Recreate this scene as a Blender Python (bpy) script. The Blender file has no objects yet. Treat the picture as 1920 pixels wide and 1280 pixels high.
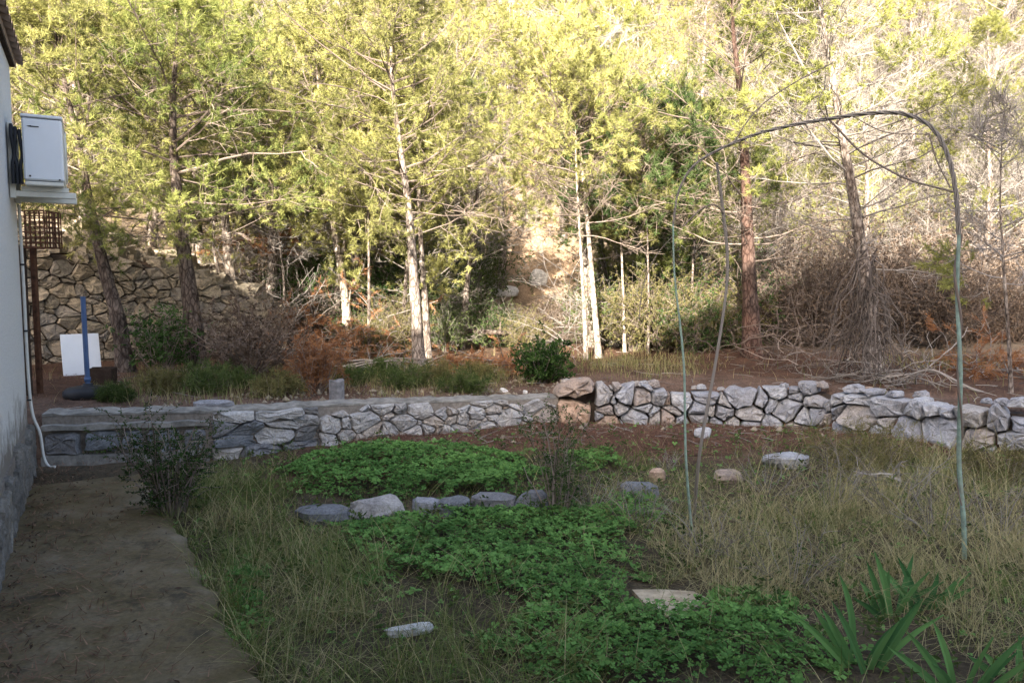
import bpy, math, random
import numpy as np
from mathutils import Vector

rng = np.random.default_rng(11)
random.seed(11)
scene = bpy.context.scene
COL = scene.collection

# ------------------------------------------------------------------ camera
CAM_H = 1.6
FPX = 1400.0                       # focal length in photo pixels (1920 wide)
PITCH = math.atan(110 / FPX)
cp, sp = math.cos(PITCH), math.sin(PITCH)
cam_d = bpy.data.cameras.new('camera')
cam_d.sensor_width = 36.0
cam_d.lens = FPX / 1920 * 36.0
cam_d.clip_start = 0.05
cam_d.clip_end = 2000
cam = bpy.data.objects.new('camera', cam_d)
COL.objects.link(cam)
cam.location = (0, 0, CAM_H)
cam.rotation_euler = (math.pi / 2 - PITCH, 0, 0)
scene.camera = cam

# ------------------------------------------------------------------ light
SUN_EL, SUN_AZ = math.radians(23), math.radians(194)
world = bpy.data.worlds.new('World')
scene.world = world
world.use_nodes = True
wn = world.node_tree
bg = wn.nodes['Background']
sky = wn.nodes.new('ShaderNodeTexSky')
sky.sky_type = 'NISHITA'
sky.sun_disc = False
sky.sun_elevation = SUN_EL
sky.sun_rotation = SUN_AZ
sky.dust_density = 4.0
sky.air_density = 0.8
sky.ozone_density = 0.6
wn.links.new(sky.outputs[0], bg.inputs[0])
bg.inputs[1].default_value = 0.145
sd = bpy.data.lights.new('sun', 'SUN')
sd.energy = 5.0
sd.angle = math.radians(0.5)
sd.color = (1.0, 0.93, 0.80)
sun = bpy.data.objects.new('sun', sd)
COL.objects.link(sun)
to_sun = Vector((math.sin(SUN_AZ) * math.cos(SUN_EL), math.cos(SUN_AZ) * math.cos(SUN_EL), math.sin(SUN_EL)))
sun.rotation_euler = to_sun.to_track_quat('Z', 'Y').to_euler()
sun.location = (-10, -20, 30)
vs = scene.view_settings
vs.view_transform = 'Standard'
vs.look = 'None'
vs.gamma = 1
vs.exposure = 2.35
vs.use_curve_mapping = False
scene.cycles.use_denoising = True
scene.cycles.max_bounces = 4
scene.cycles.transmission_bounces = 3
scene.cycles.diffuse_bounces = 2

# ------------------------------------------------------------------ maths
def ray(px, py):
    u, v = (px - 960) / FPX, (640 - py) / FPX
    return np.array([u, cp + v * sp, -sp + v * cp])

def G(px, py, z=0.0):                       # point of the level z seen at a photo pixel
    d = ray(px, py)
    return d * ((z - CAM_H) / d[2]) + (0, 0, CAM_H)

def D(px, py, Y):                           # point at forward distance Y
    d = ray(px, py)
    return d * (Y / d[1]) + (0, 0, CAM_H)

def pix(P):
    P = np.asarray(P, float)
    x, y, z = P[..., 0], P[..., 1], P[..., 2] - CAM_H
    w = np.maximum(y * cp - z * sp, 1e-3)
    v = y * sp + z * cp
    return 960 + FPX * x / w, 640 - FPX * v / w

def sm(a, b, x):
    t = np.clip((x - a) / (b - a), 0, 1)
    return t * t * (3 - 2 * t)

def wav(x, y, s=1.0, k=0):
    x, y = x * s + k * 7.3, y * s - k * 3.1
    return (np.sin(x * 1.3 + 1.1 * np.sin(y * .9)) * np.sin(y * 1.7 + .8 * np.sin(x * 1.2)) +
            .5 * np.sin(x * 3.1 + y * 1.3 + 2.) * np.sin(y * 2.9 - x * .7) + .25 * np.sin(x * 6.7 - y * 3.3) * np.sin(y * 7.1 + 1.))

def nrm(a):
    return a / np.maximum(np.linalg.norm(a, axis=-1, keepdims=True), 1e-9)

# ------------------------------------------------------------------ terrain
WPX = [(78, 872), (240, 864), (420, 858), (590, 838), (700, 826), (830, 815), (1045, 795), (1110, 796), (1250, 797),
       (1360, 800), (1500, 806), (1620, 826), (1720, 848), (1830, 868), (1960, 885)]
WP = np.array([G(x, y)[:2] for x, y in WPX])
WX = np.concatenate([[-16, -7], WP[:, 0], [6.5, 16]])
WY = np.concatenate([[1.5, 5.6], WP[:, 1], [4.6, 0.5]])
TX = np.array([-16, -4.2, -2, 0.4, 0.7, 2, 4, 5, 16.])
TZ = np.array([.42, .42, .36, .30, .40, .40, .46, .50, .6])
def wy(x): return np.interp(x, WX, WY)
A2, B2 = np.array([-6.55, 9.9]), np.array([-3.95, 12.2])      # foot of the tall dry-stone wall
T2 = (B2 - A2) / np.linalg.norm(B2 - A2)
N2 = np.array([T2[1], -T2[0]])                                 # towards the garden
L2 = np.linalg.norm(B2 - A2)
def top2(u): return np.interp(u, [-3, 0, 1.2, 2.2, L2, L2 + 1.5], [2.1, 2.05, 2.02, 1.75, 1.3, .6])

def hgt(x, y):
    x, y = np.asarray(x, float), np.asarray(y, float)
    s = y - wy(x)
    low = .018 * wav(x, y, 1.6) + .05 * sm(-1.5, -.1, s) * sm(-2.5, -1, x) - .02
    low = low + .10 * sm(1.2, 3.2, x) * sm(5.5, 3.5, np.abs(y - 4.5) + 1.5)
    terr = np.interp(x, TX, TZ) + np.clip(s, 0, 8) * .015 + .03 * wav(x, y, 1.1, 2) * sm(.3, 1.5, s)
    z = low + (terr - low) * sm(.12, .24, s)
    q = np.stack([x - A2[0], y - A2[1]], -1)
    u, n = q @ T2, -(q @ N2)
    up = top2(u) - .06 + np.clip(n, 0, 30) * .22
    z = np.where(s > 1, np.maximum(z, z + (up - z) * sm(.10, .24, n)), z)
    y0 = np.interp(x, [-60, -25, -8, -4, -1, .3, 2, 4.5, 12, 60], [14, 13, 14.5, 15, 16.5, 17.5, 17, 15, 13.5, 14])
    d = np.clip(y - y0, 0, 130)
    hill = .62 * d * sm(0, 3.0, d) + .5 * sm(1, 6, d) * wav(x, y, .45, 5)
    return z + hill

def hz(x, y): return float(hgt(np.array(x), np.array(y)))

def Gt(px, py):                              # pixel to terrain
    d = ray(px, py)
    ts = np.linspace(2.0, 60, 3000)
    P = d[None] * ts[:, None] + (0, 0, CAM_H)
    k = np.argmax(P[:, 2] < hgt(P[:, 0], P[:, 1]))
    p = P[k].copy()
    p[2] = hz(p[0], p[1])
    return p

# ------------------------------------------------------------------ mesh helpers
def tag(o, label=None, cat=None, group=None, kind=None):
    if label: o['label'] = label
    if cat: o['category'] = cat
    if group: o['group'] = group
    if kind: o['kind'] = kind
    return o

def empty(name, loc=(0, 0, 0), rz=0.0):
    o = bpy.data.objects.new(name, None)
    o.empty_display_size = .1
    COL.objects.link(o)
    o.location = loc
    o.rotation_euler = (0, 0, rz)
    return o

def mesh_from(name, parts, mat, smooth=False):
    """parts: list of (V[n,3], F[m,k], tint or None)"""
    Vs, loops, starts, tints = [], [], [], []
    off = lo = 0
    for p in parts:
        V, Fc = np.asarray(p[0], np.float32).reshape(-1, 3), np.asarray(p[1], np.int64)
        Fl = Fc if isinstance(Fc, np.ndarray) else np.array(Fc)
        k = Fl.shape[1]
        Vs.append(V)
        loops.append((Fl + off).ravel())
        starts.append(lo + np.arange(len(Fl)) * k)
        t = p[2] if len(p) > 2 and p[2] is not None else np.full(len(V), .5)
        tints.append(np.broadcast_to(np.asarray(t, np.float32), (len(V),)))
        off += len(V)
        lo += Fl.size
    V = np.concatenate(Vs); Lp = np.concatenate(loops).astype(np.int32); St = np.concatenate(starts).astype(np.int32)
    me = bpy.data.meshes.new(name)
    me.vertices.add(len(V)); me.vertices.foreach_set('co', V.ravel())
    me.loops.add(len(Lp)); me.loops.foreach_set('vertex_index', Lp)
    me.polygons.add(len(St)); me.polygons.foreach_set('loop_start', St)
    a = me.attributes.new('tint', 'FLOAT', 'POINT')
    a.data.foreach_set('value', np.concatenate(tints).astype(np.float32))
    me.update(calc_edges=True)
    me.polygons.foreach_set('use_smooth', np.full(len(St), smooth))
    if mat: me.materials.append(mat)
    return me

def obj(name, parts, mat, parent=None, smooth=False, loc=None):
    me = parts if isinstance(parts, bpy.types.Mesh) else mesh_from(name, parts, mat, smooth)
    o = bpy.data.objects.new(name, me)
    COL.objects.link(o)
    if parent is not None: o.parent = parent
    if loc is not None: o.location = loc
    return o

def tubes(P, Rad, sides=4, tint=None):
    P = np.asarray(P, float); Rad = np.asarray(Rad, float)
    if P.ndim == 2: P, Rad = P[None], Rad[None]
    n, k, _ = P.shape
    T = nrm(np.gradient(P, axis=1))
    ref = np.zeros_like(T); ref[..., 0] = .31; ref[..., 1] = .95; ref[..., 2] = .05
    bad = np.abs((T * nrm(ref)).sum(-1)) > .9
    ref[bad] = (0, 0.1, 1)
    U = nrm(np.cross(T, ref)); W = np.cross(T, U)
    a = np.arange(sides) * 2 * math.pi / sides
    V = P[:, :, None] + Rad[:, :, None, None] * (np.cos(a)[None, None, :, None] * U[:, :, None] + np.sin(a)[None, None, :, None] * W[:, :, None])
    i = np.arange(n)[:, None, None] * k * sides + np.arange(k - 1)[None, :, None] * sides
    j = np.arange(sides)[None, None]
    q = np.stack([i + j, i + (j + 1) % sides, i + sides + (j + 1) % sides, i + sides + j], -1).reshape(-1, 4)
    t = None if tint is None else np.repeat(np.broadcast_to(tint, (n,)), k * sides)
    return (V.reshape(-1, 3), q, t)

def tube1(pts, r, sides=8, sub=6, cap=True):
    """smooth tube through points with radii"""
    pts = np.asarray(pts, float); r = np.broadcast_to(np.asarray(r, float), (len(pts),))
    P, rr = spline(pts, sub), np.interp(np.linspace(0, len(pts) - 1, (len(pts) - 1) * sub + 1), np.arange(len(pts)), r)
    V, q, _ = tubes(P, rr, sides)
    out = [(V, q)]
    if cap:
        n = len(V)
        out.append((np.vstack([V[:sides], P[:1]]), np.array([[(i + 1) % sides, i, sides] for i in range(sides)])))
        out.append((np.vstack([V[-sides:], P[-1:]]), np.array([[i, (i + 1) % sides, sides] for i in range(sides)])))
    return out

def spline(pts, sub=6):
    pts = np.asarray(pts, float)
    if len(pts) < 3:
        return np.array([pts[0] + (pts[-1] - pts[0]) * t for t in np.linspace(0, 1, sub + 1)])
    Q = np.vstack([2 * pts[0] - pts[1], pts, 2 * pts[-1] - pts[-2]])
    out = []
    for i in range(1, len(Q) - 2):
        for t in np.arange(sub) / sub:
            a, b, c, d = Q[i - 1], Q[i], Q[i + 1], Q[i + 2]
            out.append(.5 * (2 * b + (c - a) * t + (2 * a - 5 * b + 4 * c - d) * t * t + (3 * b - a - 3 * c + d) * t ** 3))
    out.append(pts[-1])
    return np.array(out)

def box(c, s, ax=None, bev=0.0):
    """box centre c, full size s, axes rows ax; optional chamfer"""
    c = np.asarray(c, float); h = np.asarray(s, float) / 2
    ax = np.eye(3) if ax is None else np.asarray(ax, float)
    if bev <= 0:
        V = np.array([[x, y, z] for x in (-1, 1) for y in (-1, 1) for z in (-1, 1)]) * h
        Fq = np.array([[0, 1, 3, 2], [4, 6, 7, 5], [0, 4, 5, 1], [2, 3, 7, 6], [0, 2, 6, 4], [1, 5, 7, 3]])
        return [(V @ ax + c, Fq)]
    V, idx = [], {}
    for x in (-1, 1):
        for y in (-1, 1):
            for z in (-1, 1):
                for k in range(3):
                    p = np.array([x, y, z]) * h
                    for m in range(3):
                        if m != k: p[m] -= bev * (x, y, z)[m]
                    idx[(x, y, z, k)] = len(V); V.append(p)
    V = np.array(V)
    Fq, Ft = [], []
    for k in range(3):
        a, b = (k + 1) % 3, (k + 2) % 3
        for sg in (-1, 1):
            q = []
            for sa, sb in ((-1, -1), (1, -1), (1, 1), (-1, 1)):
                s_ = [0, 0, 0]; s_[k] = sg; s_[a] = sa; s_[b] = sb
                q.append(idx[(*s_, k)])
            Fq.append(q if sg > 0 else q[::-1])
    for k in range(3):
        a, b = (k + 1) % 3, (k + 2) % 3
        for sa in (-1, 1):
            for sb in (-1, 1):
                s0 = [0, 0, 0]; s0[a] = sa; s0[b] = sb
                s1 = list(s0); s0[k] = -1; s1[k] = 1
                Fq.append([idx[(*s0, a)], idx[(*s0, b)], idx[(*s1, b)], idx[(*s1, a)]])
    for x in (-1, 1):
        for y in (-1, 1):
            for z in (-1, 1):
                Ft.append([idx[(x, y, z, k)] for k in range(3)])
    V = V @ ax + c
    return [(V, np.array(Fq)), (V, np.array(Ft))]

def lathe(prof, c, seg=24):
    prof = np.asarray(prof, float)
    a = np.arange(seg) * 2 * math.pi / seg
    V = np.stack([prof[:, None, 0] * np.cos(a), prof[:, None, 0] * np.sin(a), np.repeat(prof[:, 1:2], seg, 1)], -1) + np.asarray(c)
    k = len(prof)
    q = [[i * seg + j, i * seg + (j + 1) % seg, (i + 1) * seg + (j + 1) % seg, (i + 1) * seg + j] for i in range(k - 1) for j in range(seg)]
    return [(V.reshape(-1, 3), np.array(q))]

# ------------------------------------------------------------------ materials
class N:
    def __init__(self, name, rough=.85, spec=.25):
        self.m = bpy.data.materials.new(name); self.m.use_nodes = True
        self.t = self.m.node_tree; self.b = self.t.nodes['Principled BSDF']
        self.b.inputs['Roughness'].default_value = rough
        self.b.inputs['Specular IOR Level'].default_value = spec
        self.out = self.t.nodes['Material Output']
    def n(self, typ, **kw):
        x = self.t.nodes.new(typ)
        for k, v in kw.items():
            if k in x.inputs: x.inputs[k].default_value = v
            else: setattr(x, k, v)
        return x
    def l(self, a, b): self.t.links.new(a, b)
    def pos(self): return self.n('ShaderNodeNewGeometry').outputs['Position']
    def noise(self, scale, detail=5, rough=.6, coord=None, stretch=None):
        x = self.n('ShaderNodeTexNoise'); x.inputs['Scale'].default_value = scale
        x.inputs['Detail'].default_value = detail; x.inputs['Roughness'].default_value = rough
        c = coord or self.pos()
        if stretch:
            mp = self.n('ShaderNodeMapping'); mp.inputs['Scale'].default_value = stretch
            self.l(c, mp.inputs[0]); c = mp.outputs[0]
        self.l(c, x.inputs['Vector'])
        return x.outputs['Fac']
    def ramp(self, fac, stops):
        r = self.n('ShaderNodeValToRGB'); e = r.color_ramp.elements
        while len(e) < len(stops): e.new(.5)
        for el, (p, c) in zip(e, stops):
            el.position = p; el.color = (*c, 1) if len(c) == 3 else c
        self.l(fac, r.inputs[0])
        return r.outputs[0]
    def mix(self, fac, a, b, typ='MIX'):
        x = self.n('ShaderNodeMix'); x.data_type = 'RGBA'; x.blend_type = typ
        for sock, v in ((0, fac), (6, a), (7, b)):
            if isinstance(v, (int, float)): x.inputs[sock].default_value = v
            elif isinstance(v, tuple): x.inputs[sock].default_value = (*v, 1)
            else: self.l(v, x.inputs[sock])
        return x.outputs[2]
    def bump(self, h, strength=.4, dist=.02):
        x = self.n('ShaderNodeBump'); x.inputs['Strength'].default_value = strength; x.inputs['Distance'].default_value = dist
        self.l(h, x.inputs['Height']); self.l(x.outputs[0], self.b.inputs['Normal'])
    def col(self, c):
        if isinstance(c, tuple): self.b.inputs['Base Color'].default_value = (*c, 1)
        else: self.l(c, self.b.inputs['Base Color'])
        return self
    def attr(self, name, out='Fac'):
        a = self.n('ShaderNodeAttribute'); a.attribute_name = name
        return a.outputs[out]
    def rnd(self): return self.n('ShaderNodeObjectInfo').outputs['Random']

def g3(*rows): return rows

def m_ground():
    m = N('ground_soil', .95, .1)
    c = m.attr('soil', 'Color')
    n1 = m.ramp(m.noise(2.2, 6, .7), [(.3, (.55, .55, .55)), (.7, (1.35, 1.3, 1.25))])
    n2 = m.ramp(m.noise(38, 4, .7), [(.3, (.5, .5, .5)), (.72, (1.45, 1.42, 1.38))])
    c = m.mix(1.0, m.mix(1.0, c, n1, 'MULTIPLY'), n2, 'MULTIPLY')
    m.col(c); m.bump(m.noise(30, 5, .7), .7, .03)
    return m.m

def m_leaf(name, c0, c1, trans=.4, objvar=.5, spec=.0):
    m = N(name, .6, spec)
    t = m.attr('tint')
    c = m.mix(t, c0, c1)
    v = m.n('ShaderNodeMapRange'); v.inputs['To Min'].default_value = 1 - objvar * .5; v.inputs['To Max'].default_value = 1 + objvar * .5
    m.l(m.rnd(), v.inputs[0])
    hs = m.n('ShaderNodeHueSaturation'); m.l(c, hs.inputs['Color']); m.l(v.outputs[0], hs.inputs['Value'])
    c = hs.outputs[0]
    df = m.n('ShaderNodeBsdfDiffuse'); tr = m.n('ShaderNodeBsdfTranslucent'); mx = m.n('ShaderNodeMixShader')
    m.l(c, df.inputs[0]); m.l(c, tr.inputs[0]); mx.inputs[0].default_value = trans
    m.l(df.outputs[0], mx.inputs[1]); m.l(tr.outputs[0], mx.inputs[2])
    m.t.nodes.remove(m.b)
    m.l(mx.outputs[0], m.out.inputs[0])
    return m.m

def m_bark(name, dark, light, scale=14, warm=None):
    m = N(name, .9, .15)
    n1 = m.noise(scale * 1.6, 7, .78, stretch=(1, 1, .3))
    c = m.ramp(n1, [(.38, dark), (.60, light)])
    c = m.mix(1.0, c, m.ramp(m.noise(3.5, 4, .7), [(.35, (.55, .52, .5)), (.65, (1.15, 1.15, 1.15))]), 'MULTIPLY')
    if warm: c = m.mix(m.ramp(m.noise(1.3, 3), [(.42, (0, 0, 0)), (.62, (1, 1, 1))]), c, m.mix(.65, c, warm))
    mp = m.n('ShaderNodeMapping'); mp.inputs['Scale'].default_value = (1, 1, .38); m.l(m.pos(), mp.inputs[0])
    vo = m.n('ShaderNodeTexVoronoi'); vo.feature = 'DISTANCE_TO_EDGE'; vo.inputs['Scale'].default_value = 20; m.l(mp.outputs[0], vo.inputs['Vector'])
    c = m.mix(1.0, c, m.ramp(vo.outputs['Distance'], [(.0, (.38, .34, .32)), (.16, (1.05, 1.05, 1.05))]), 'MULTIPLY')
    m.col(c); m.bump(n1, .9, .03)
    return m.m

def m_twig(name, c0, c1):
    m = N(name, .9, .1)
    m.col(m.mix(m.attr('tint'), c0, c1))
    return m.m

def m_stone(name, stops, dirt=(.10, .085, .07), fine=.35, lichen=True):
    m = N(name, .9, .2)
    base = m.ramp(m.rnd(), stops)
    n1 = m.noise(9, 6, .65)
    c = m.mix(1.0, base, m.ramp(n1, [(.3, (.68, .68, .69)), (.5, (.97, .97, .97)), (.75, (1.2, 1.18, 1.15))]), 'MULTIPLY')
    c = m.mix(1.0, c, m.ramp(m.noise(55, 6, .8), [(.32, (.5, .5, .5)), (.5, (1, 1, 1)), (.68, (1.3, 1.3, 1.3))]), 'MULTIPLY')
    if lichen:
        c = m.mix(m.ramp(m.noise(6.5, 6, .75), [(.50, (0, 0, 0)), (.66, (.5, .5, .5))]), c, dirt)
    m.col(c)
    m.bump(m.noise(34, 8, .75), .9, .016 * fine / .35)
    return m.m

def m_plain(name, c, rough=.6, spec=.3, var=.25, scale=20, metal=0.0, dirt=None, bump=0.0):
    m = N(name, rough, spec)
    n = m.noise(scale, 5, .65)
    cc = m.mix(1.0, c, m.ramp(n, [(.3, (1 - var,) * 3), (.7, (1 + var,) * 3)]), 'MULTIPLY')
    if dirt: cc = m.mix(m.ramp(m.noise(scale * .3, 6, .75), [(.48, (0, 0, 0)), (.68, (.85, .85, .85))]), cc, dirt)
    m.col(cc); m.b.inputs['Metallic'].default_value = metal
    if bump: m.bump(m.noise(scale * 2, 5, .7), bump, .01)
    return m.m

M = {}
M['ground'] = m_ground()
M['needle'] = m_leaf('pine_needles', (.20, .205, .07), (.47, .45, .165), .35, .5)
M['needle_dk'] = m_leaf('pine_needles_deep_green', (.085, .115, .035), (.31, .32, .10), .35, .4)  # deeper green pines; also shade painted into the low left boughs
M['needle_deep'] = m_leaf('pine_needles_painted_shade', (.038, .068, .024), (.10, .14, .05), .3, .2)  # shade on one bough painted in as the darkest green
M['needle_sp'] = m_leaf('pine_needles_sparse', (.16, .17, .055), (.33, .33, .10), .35, .4)
M['needle_dead'] = m_leaf('dead_pine_needles', (.20, .085, .04), (.42, .21, .10), .25, .4)
M['leaf_dk'] = m_leaf('shrub_leaves_dark', (.025, .055, .016), (.08, .14, .04), .3, .4)
M['leaf_md'] = m_leaf('shrub_leaves', (.045, .075, .024), (.12, .15, .048), .3, .4)
M['leaf_ol'] = m_leaf('shrub_leaves_olive', (.10, .10, .036), (.235, .205, .085), .3, .4)
M['leaf_br'] = m_leaf('dry_leaves_brown', (.075, .055, .042), (.20, .145, .105), .25, .4)
M['clover'] = m_leaf('clover_leaves', (.08, .165, .045), (.20, .37, .10), .35, 0)
M['grass'] = m_leaf('grass_blades', (.10, .15, .035), (.50, .41, .22), .3, 0)
M['litter'] = m_leaf('pine_litter', (.08, .045, .03), (.27, .165, .11), .1, 0)
M['iris'] = m_leaf('iris_leaves', (.06, .16, .06), (.17, .33, .11), .3, .3)
M['bark_grey'] = m_bark('pine_bark_grey', (.10, .08, .07), (.42, .36, .31))
M['bark_pale'] = m_bark('pine_bark_pale', (.26, .22, .18), (.62, .54, .46))
M['bark_dark'] = m_bark('pine_bark_dark', (.05, .04, .035), (.19, .15, .125))
M['bark_red'] = m_bark('pine_bark_red', (.04, .028, .024), (.14, .10, .085), warm=(.18, .10, .075))
M['twig'] = m_twig('twigs_grey', (.12, .10, .085), (.33, .295, .26))
M['twig_dk'] = m_twig('twigs_brown', (.10, .075, .06), (.27, .215, .18))
M['twig_vdk'] = m_twig('twigs_dark', (.05, .04, .034), (.17, .14, .12))
M['twig_pale'] = m_twig('twigs_bleached', (.14, .12, .105), (.35, .315, .29))
M['stone'] = m_stone('limestone_grey', [(0, (.33, .33, .35)), (.35, (.42, .42, .43)), (.62, (.30, .30, .32)), (.82, (.40, .37, .34)), (.93, (.33, .28, .25)), (1, (.45, .32, .23))], (.12, .11, .105))
M['stone_m'] = m_stone('mortared_limestone', [(0, (.40, .39, .38)), (.3, (.48, .46, .44)), (.5, (.33, .325, .32)), (.7, (.44, .39, .34)), (.85, (.38, .31, .25)), (1, (.50, .48, .46))], (.15, .13, .115))
M['stone_w'] = m_stone('yellow_limestone', [(0, (.29, .245, .18)), (.4, (.34, .28, .205)), (.7, (.24, .215, .185)), (1, (.37, .30, .21))], (.15, .13, .11))
M['stone_d'] = m_stone('dark_weathered_stone', [(0, (.17, .18, .19)), (.5, (.22, .22, .23)), (1, (.19, .18, .17))], (.08, .085, .085))
M['stone_p'] = m_stone('plinth_stone', [(0, (.13, .125, .115)), (.5, (.17, .16, .145)), (1, (.20, .185, .16))], (.07, .062, .05))
M['stone_o'] = m_stone('ochre_stone', [(0, (.48, .33, .24)), (1, (.52, .37, .27))], (.36, .25, .19))
M['rock_lt'] = m_stone('pale_limestone', [(0, (.62, .60, .57)), (1, (.70, .68, .65))], (.40, .37, .33))
M['stone_t'] = m_stone('tan_rock', [(0, (.40, .30, .21)), (1, (.46, .36, .26))], (.26, .18, .12))
M['mortar'] = m_plain('mortar', (.20, .175, .15), .95, .1, .35, 25, bump=.6)
M['mortar_dk'] = m_plain('dark_earth_fill', (.07, .055, .045), .95, .1, .3, 25, bump=.6)  # dark brown fill behind the dry-laid stones
M['cement'] = m_plain('cement_cap', (.25, .235, .21), .9, .2, .35, 14, dirt=(.10, .095, .085), bump=.4)
M['stucco'] = None
M['white'] = m_plain('white_enamel', (.70, .72, .74), .35, .5, .05, 3)
M['cream'] = m_plain('cream_painted_steel', (.66, .64, .56), .45, .4, .12, 9)
M['black'] = m_plain('black_rubber', (.015, .016, .02), .6, .3, .2, 10)
M['rust'] = m_plain('rusty_steel', (.075, .035, .02), .9, .2, .5, 22, dirt=(.12, .055, .028), bump=.4)
M['blue'] = m_plain('blue_painted_steel', (.055, .10, .21), .5, .4, .15, 8)
M['green'] = m_plain('green_painted_steel', (.22, .30, .245), .7, .2, .35, 30, dirt=(.24, .25, .20))
M['tile'] = m_plain('clay_roof_tile', (.26, .19, .14), .9, .2, .4, 12, dirt=(.15, .12, .10), bump=.4)
M['wood_grey'] = m_plain('weathered_wood', (.19, .18, .18), .9, .1, .4, 25, bump=.6)
M['wood_dark'] = m_plain('dark_old_wood', (.045, .03, .022), .9, .1, .4, 20, bump=.5)
M['pvc'] = m_plain('pale_plastic_hose', (.55, .53, .48), .5, .4, .1, 20)
M['glass'] = m_plain('window_glass', (.03, .035, .04), .05, .6, .05, 2)
M['beige'] = m_plain('beige_slab', (.46, .37, .25), .9, .2, .3, 18, dirt=(.30, .22, .14), bump=.4)
def _stucco():
    m = N('white_stucco', .95, .1)
    n = m.noise(60, 4, .7)
    c = m.mix(1.0, (.62, .62, .60), m.ramp(n, [(.3, (.85, .85, .85)), (.7, (1.1, 1.1, 1.1))]), 'MULTIPLY')
    sx = m.n('ShaderNodeSeparateXYZ'); m.l(m.pos(), sx.inputs[0])
    mr = m.n('ShaderNodeMapRange'); m.l(sx.outputs[2], mr.inputs[0])
    mr.inputs['From Min'].default_value = .3; mr.inputs['From Max'].default_value = 1.05
    mr.inputs['To Min'].default_value = .38; mr.inputs['To Max'].default_value = -.28
    ad = m.n('ShaderNodeMath', operation='ADD'); m.l(mr.outputs[0], ad.inputs[0]); m.l(m.noise(5, 6, .75), ad.inputs[1])
    c = m.mix(m.ramp(ad.outputs[0], [(.5, (0, 0, 0)), (.75, (.9, .9, .9))]), c, (.17, .145, .12))
    m.col(c); m.bump(n, .8, .012)
    return m.m
M['stucco'] = _stucco()
def _path():
    m = N('old_concrete', .95, .15)
    n = m.noise(1.6, 7, .7)
    c = m.ramp(n, [(.34, (.085, .066, .03)), (.46, (.13, .10, .055)), (.56, (.155, .122, .075)), (.66, (.20, .165, .115))])
    c = m.mix(1.0, c, m.ramp(m.noise(45, 5, .75), [(.3, (.78, .78, .78)), (.7, (1.2, 1.2, 1.19))]), 'MULTIPLY')
    c = m.mix(m.ramp(m.noise(4, 7, .8), [(.53, (0, 0, 0)), (.66, (.85, .85, .85))]), c, (.05, .042, .03))
    m.col(c); m.bump(m.noise(35, 6, .75), .35, .008)
    return m.m
M['path'] = _path()

# ------------------------------------------------------------------ house frame
HA = math.radians(29.4)
HD = np.array([-math.sin(HA), math.cos(HA), 0])      # along the wall, away from the camera
HN = np.array([math.cos(HA), math.sin(HA), 0])       # out of the wall
HC = G(72, 882)                                        # foot of the far corner (plinth face)
UP = np.array([0, 0, 1.])
HAX = np.array([HD, HN, UP])
def H(s, w, z): return HC + HD * s + HN * w + UP * z

# ------------------------------------------------------------------ ground sheet
def ground():
    def axis(lo, hi, fine_lo, fine_hi, st, far):
        a = list(np.arange(fine_lo, fine_hi + 1e-6, st))
        x, d = fine_hi, st
        while x < hi:
            d *= 1.12; x += min(d, far); a.append(x)
        x, d = fine_lo, st
        while x > lo:
            d *= 1.12; x -= min(d, far); a.insert(0, x)
        return np.array(a)
    xs = axis(-500, 500, -7.5, 7, .135, 22); ys = axis(-500, 400, 2, 13.5, .12, 16)
    X, Y = np.meshgrid(xs, ys)
    Z = hgt(X, Y) + .012 * wav(X, Y, 5, 3)
    V = np.stack([X, Y, Z], -1).reshape(-1, 3)
    nx, ny = len(xs), len(ys)
    i = (np.arange(ny - 1)[:, None] * nx + np.arange(nx - 1)[None]).ravel()
    q = np.stack([i, i + 1, i + nx + 1, i + nx], -1)
    o = obj('ground', [(V, q)], M['ground'], smooth=True)
    x, y = V[:, 0], V[:, 1]; s = y - wy(x)
    def C(*c): return np.array(c)[None]
    c = np.repeat(C(.085, .068, .045), len(V), 0)
    def blend(c, m, col): return c + (np.array(col)[None] - c) * np.clip(m, 0, 1)[:, None]
    w1 = wav(x, y, 1.7, 1) * .35
    c = blend(c, sm(-1.9, -.8, s + w1) * sm(-2.6, -1.2, x), (.135, .07, .05))
    c = blend(c, sm(-.02, .2, s), (.16, .11, .085))
    c = blend(c, sm(.7, 1.6, s + w1) * (s > 0), (.10, .058, .041))
    c = blend(c, sm(4.0, 7, s), (.22, .175, .13))
    c = blend(c, sm(16, 21, y), (.20, .18, .15))
    c = blend(c, sm(2.5, 6, x - .12 * (y - 16)) * sm(15, 20, y) * .8, (.115, .098, .084))
    c = blend(c, np.exp(-((x - .9) / 1.6) ** 2) * sm(15, 18, y) * sm(30, 24, y), (.36, .26, .175))
    c = blend(c, sm(.1, .5, wav(x, y, .8, 4)) * sm(17, 20, y) * .7, (.36, .34, .31))
    at = o.data.attributes.new('soil', 'FLOAT_COLOR', 'POINT')
    at.data.foreach_set('color', np.concatenate([c, np.ones((len(c), 1))], 1).astype(np.float32).ravel())
    tag(o, kind='structure')
ground()

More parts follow.
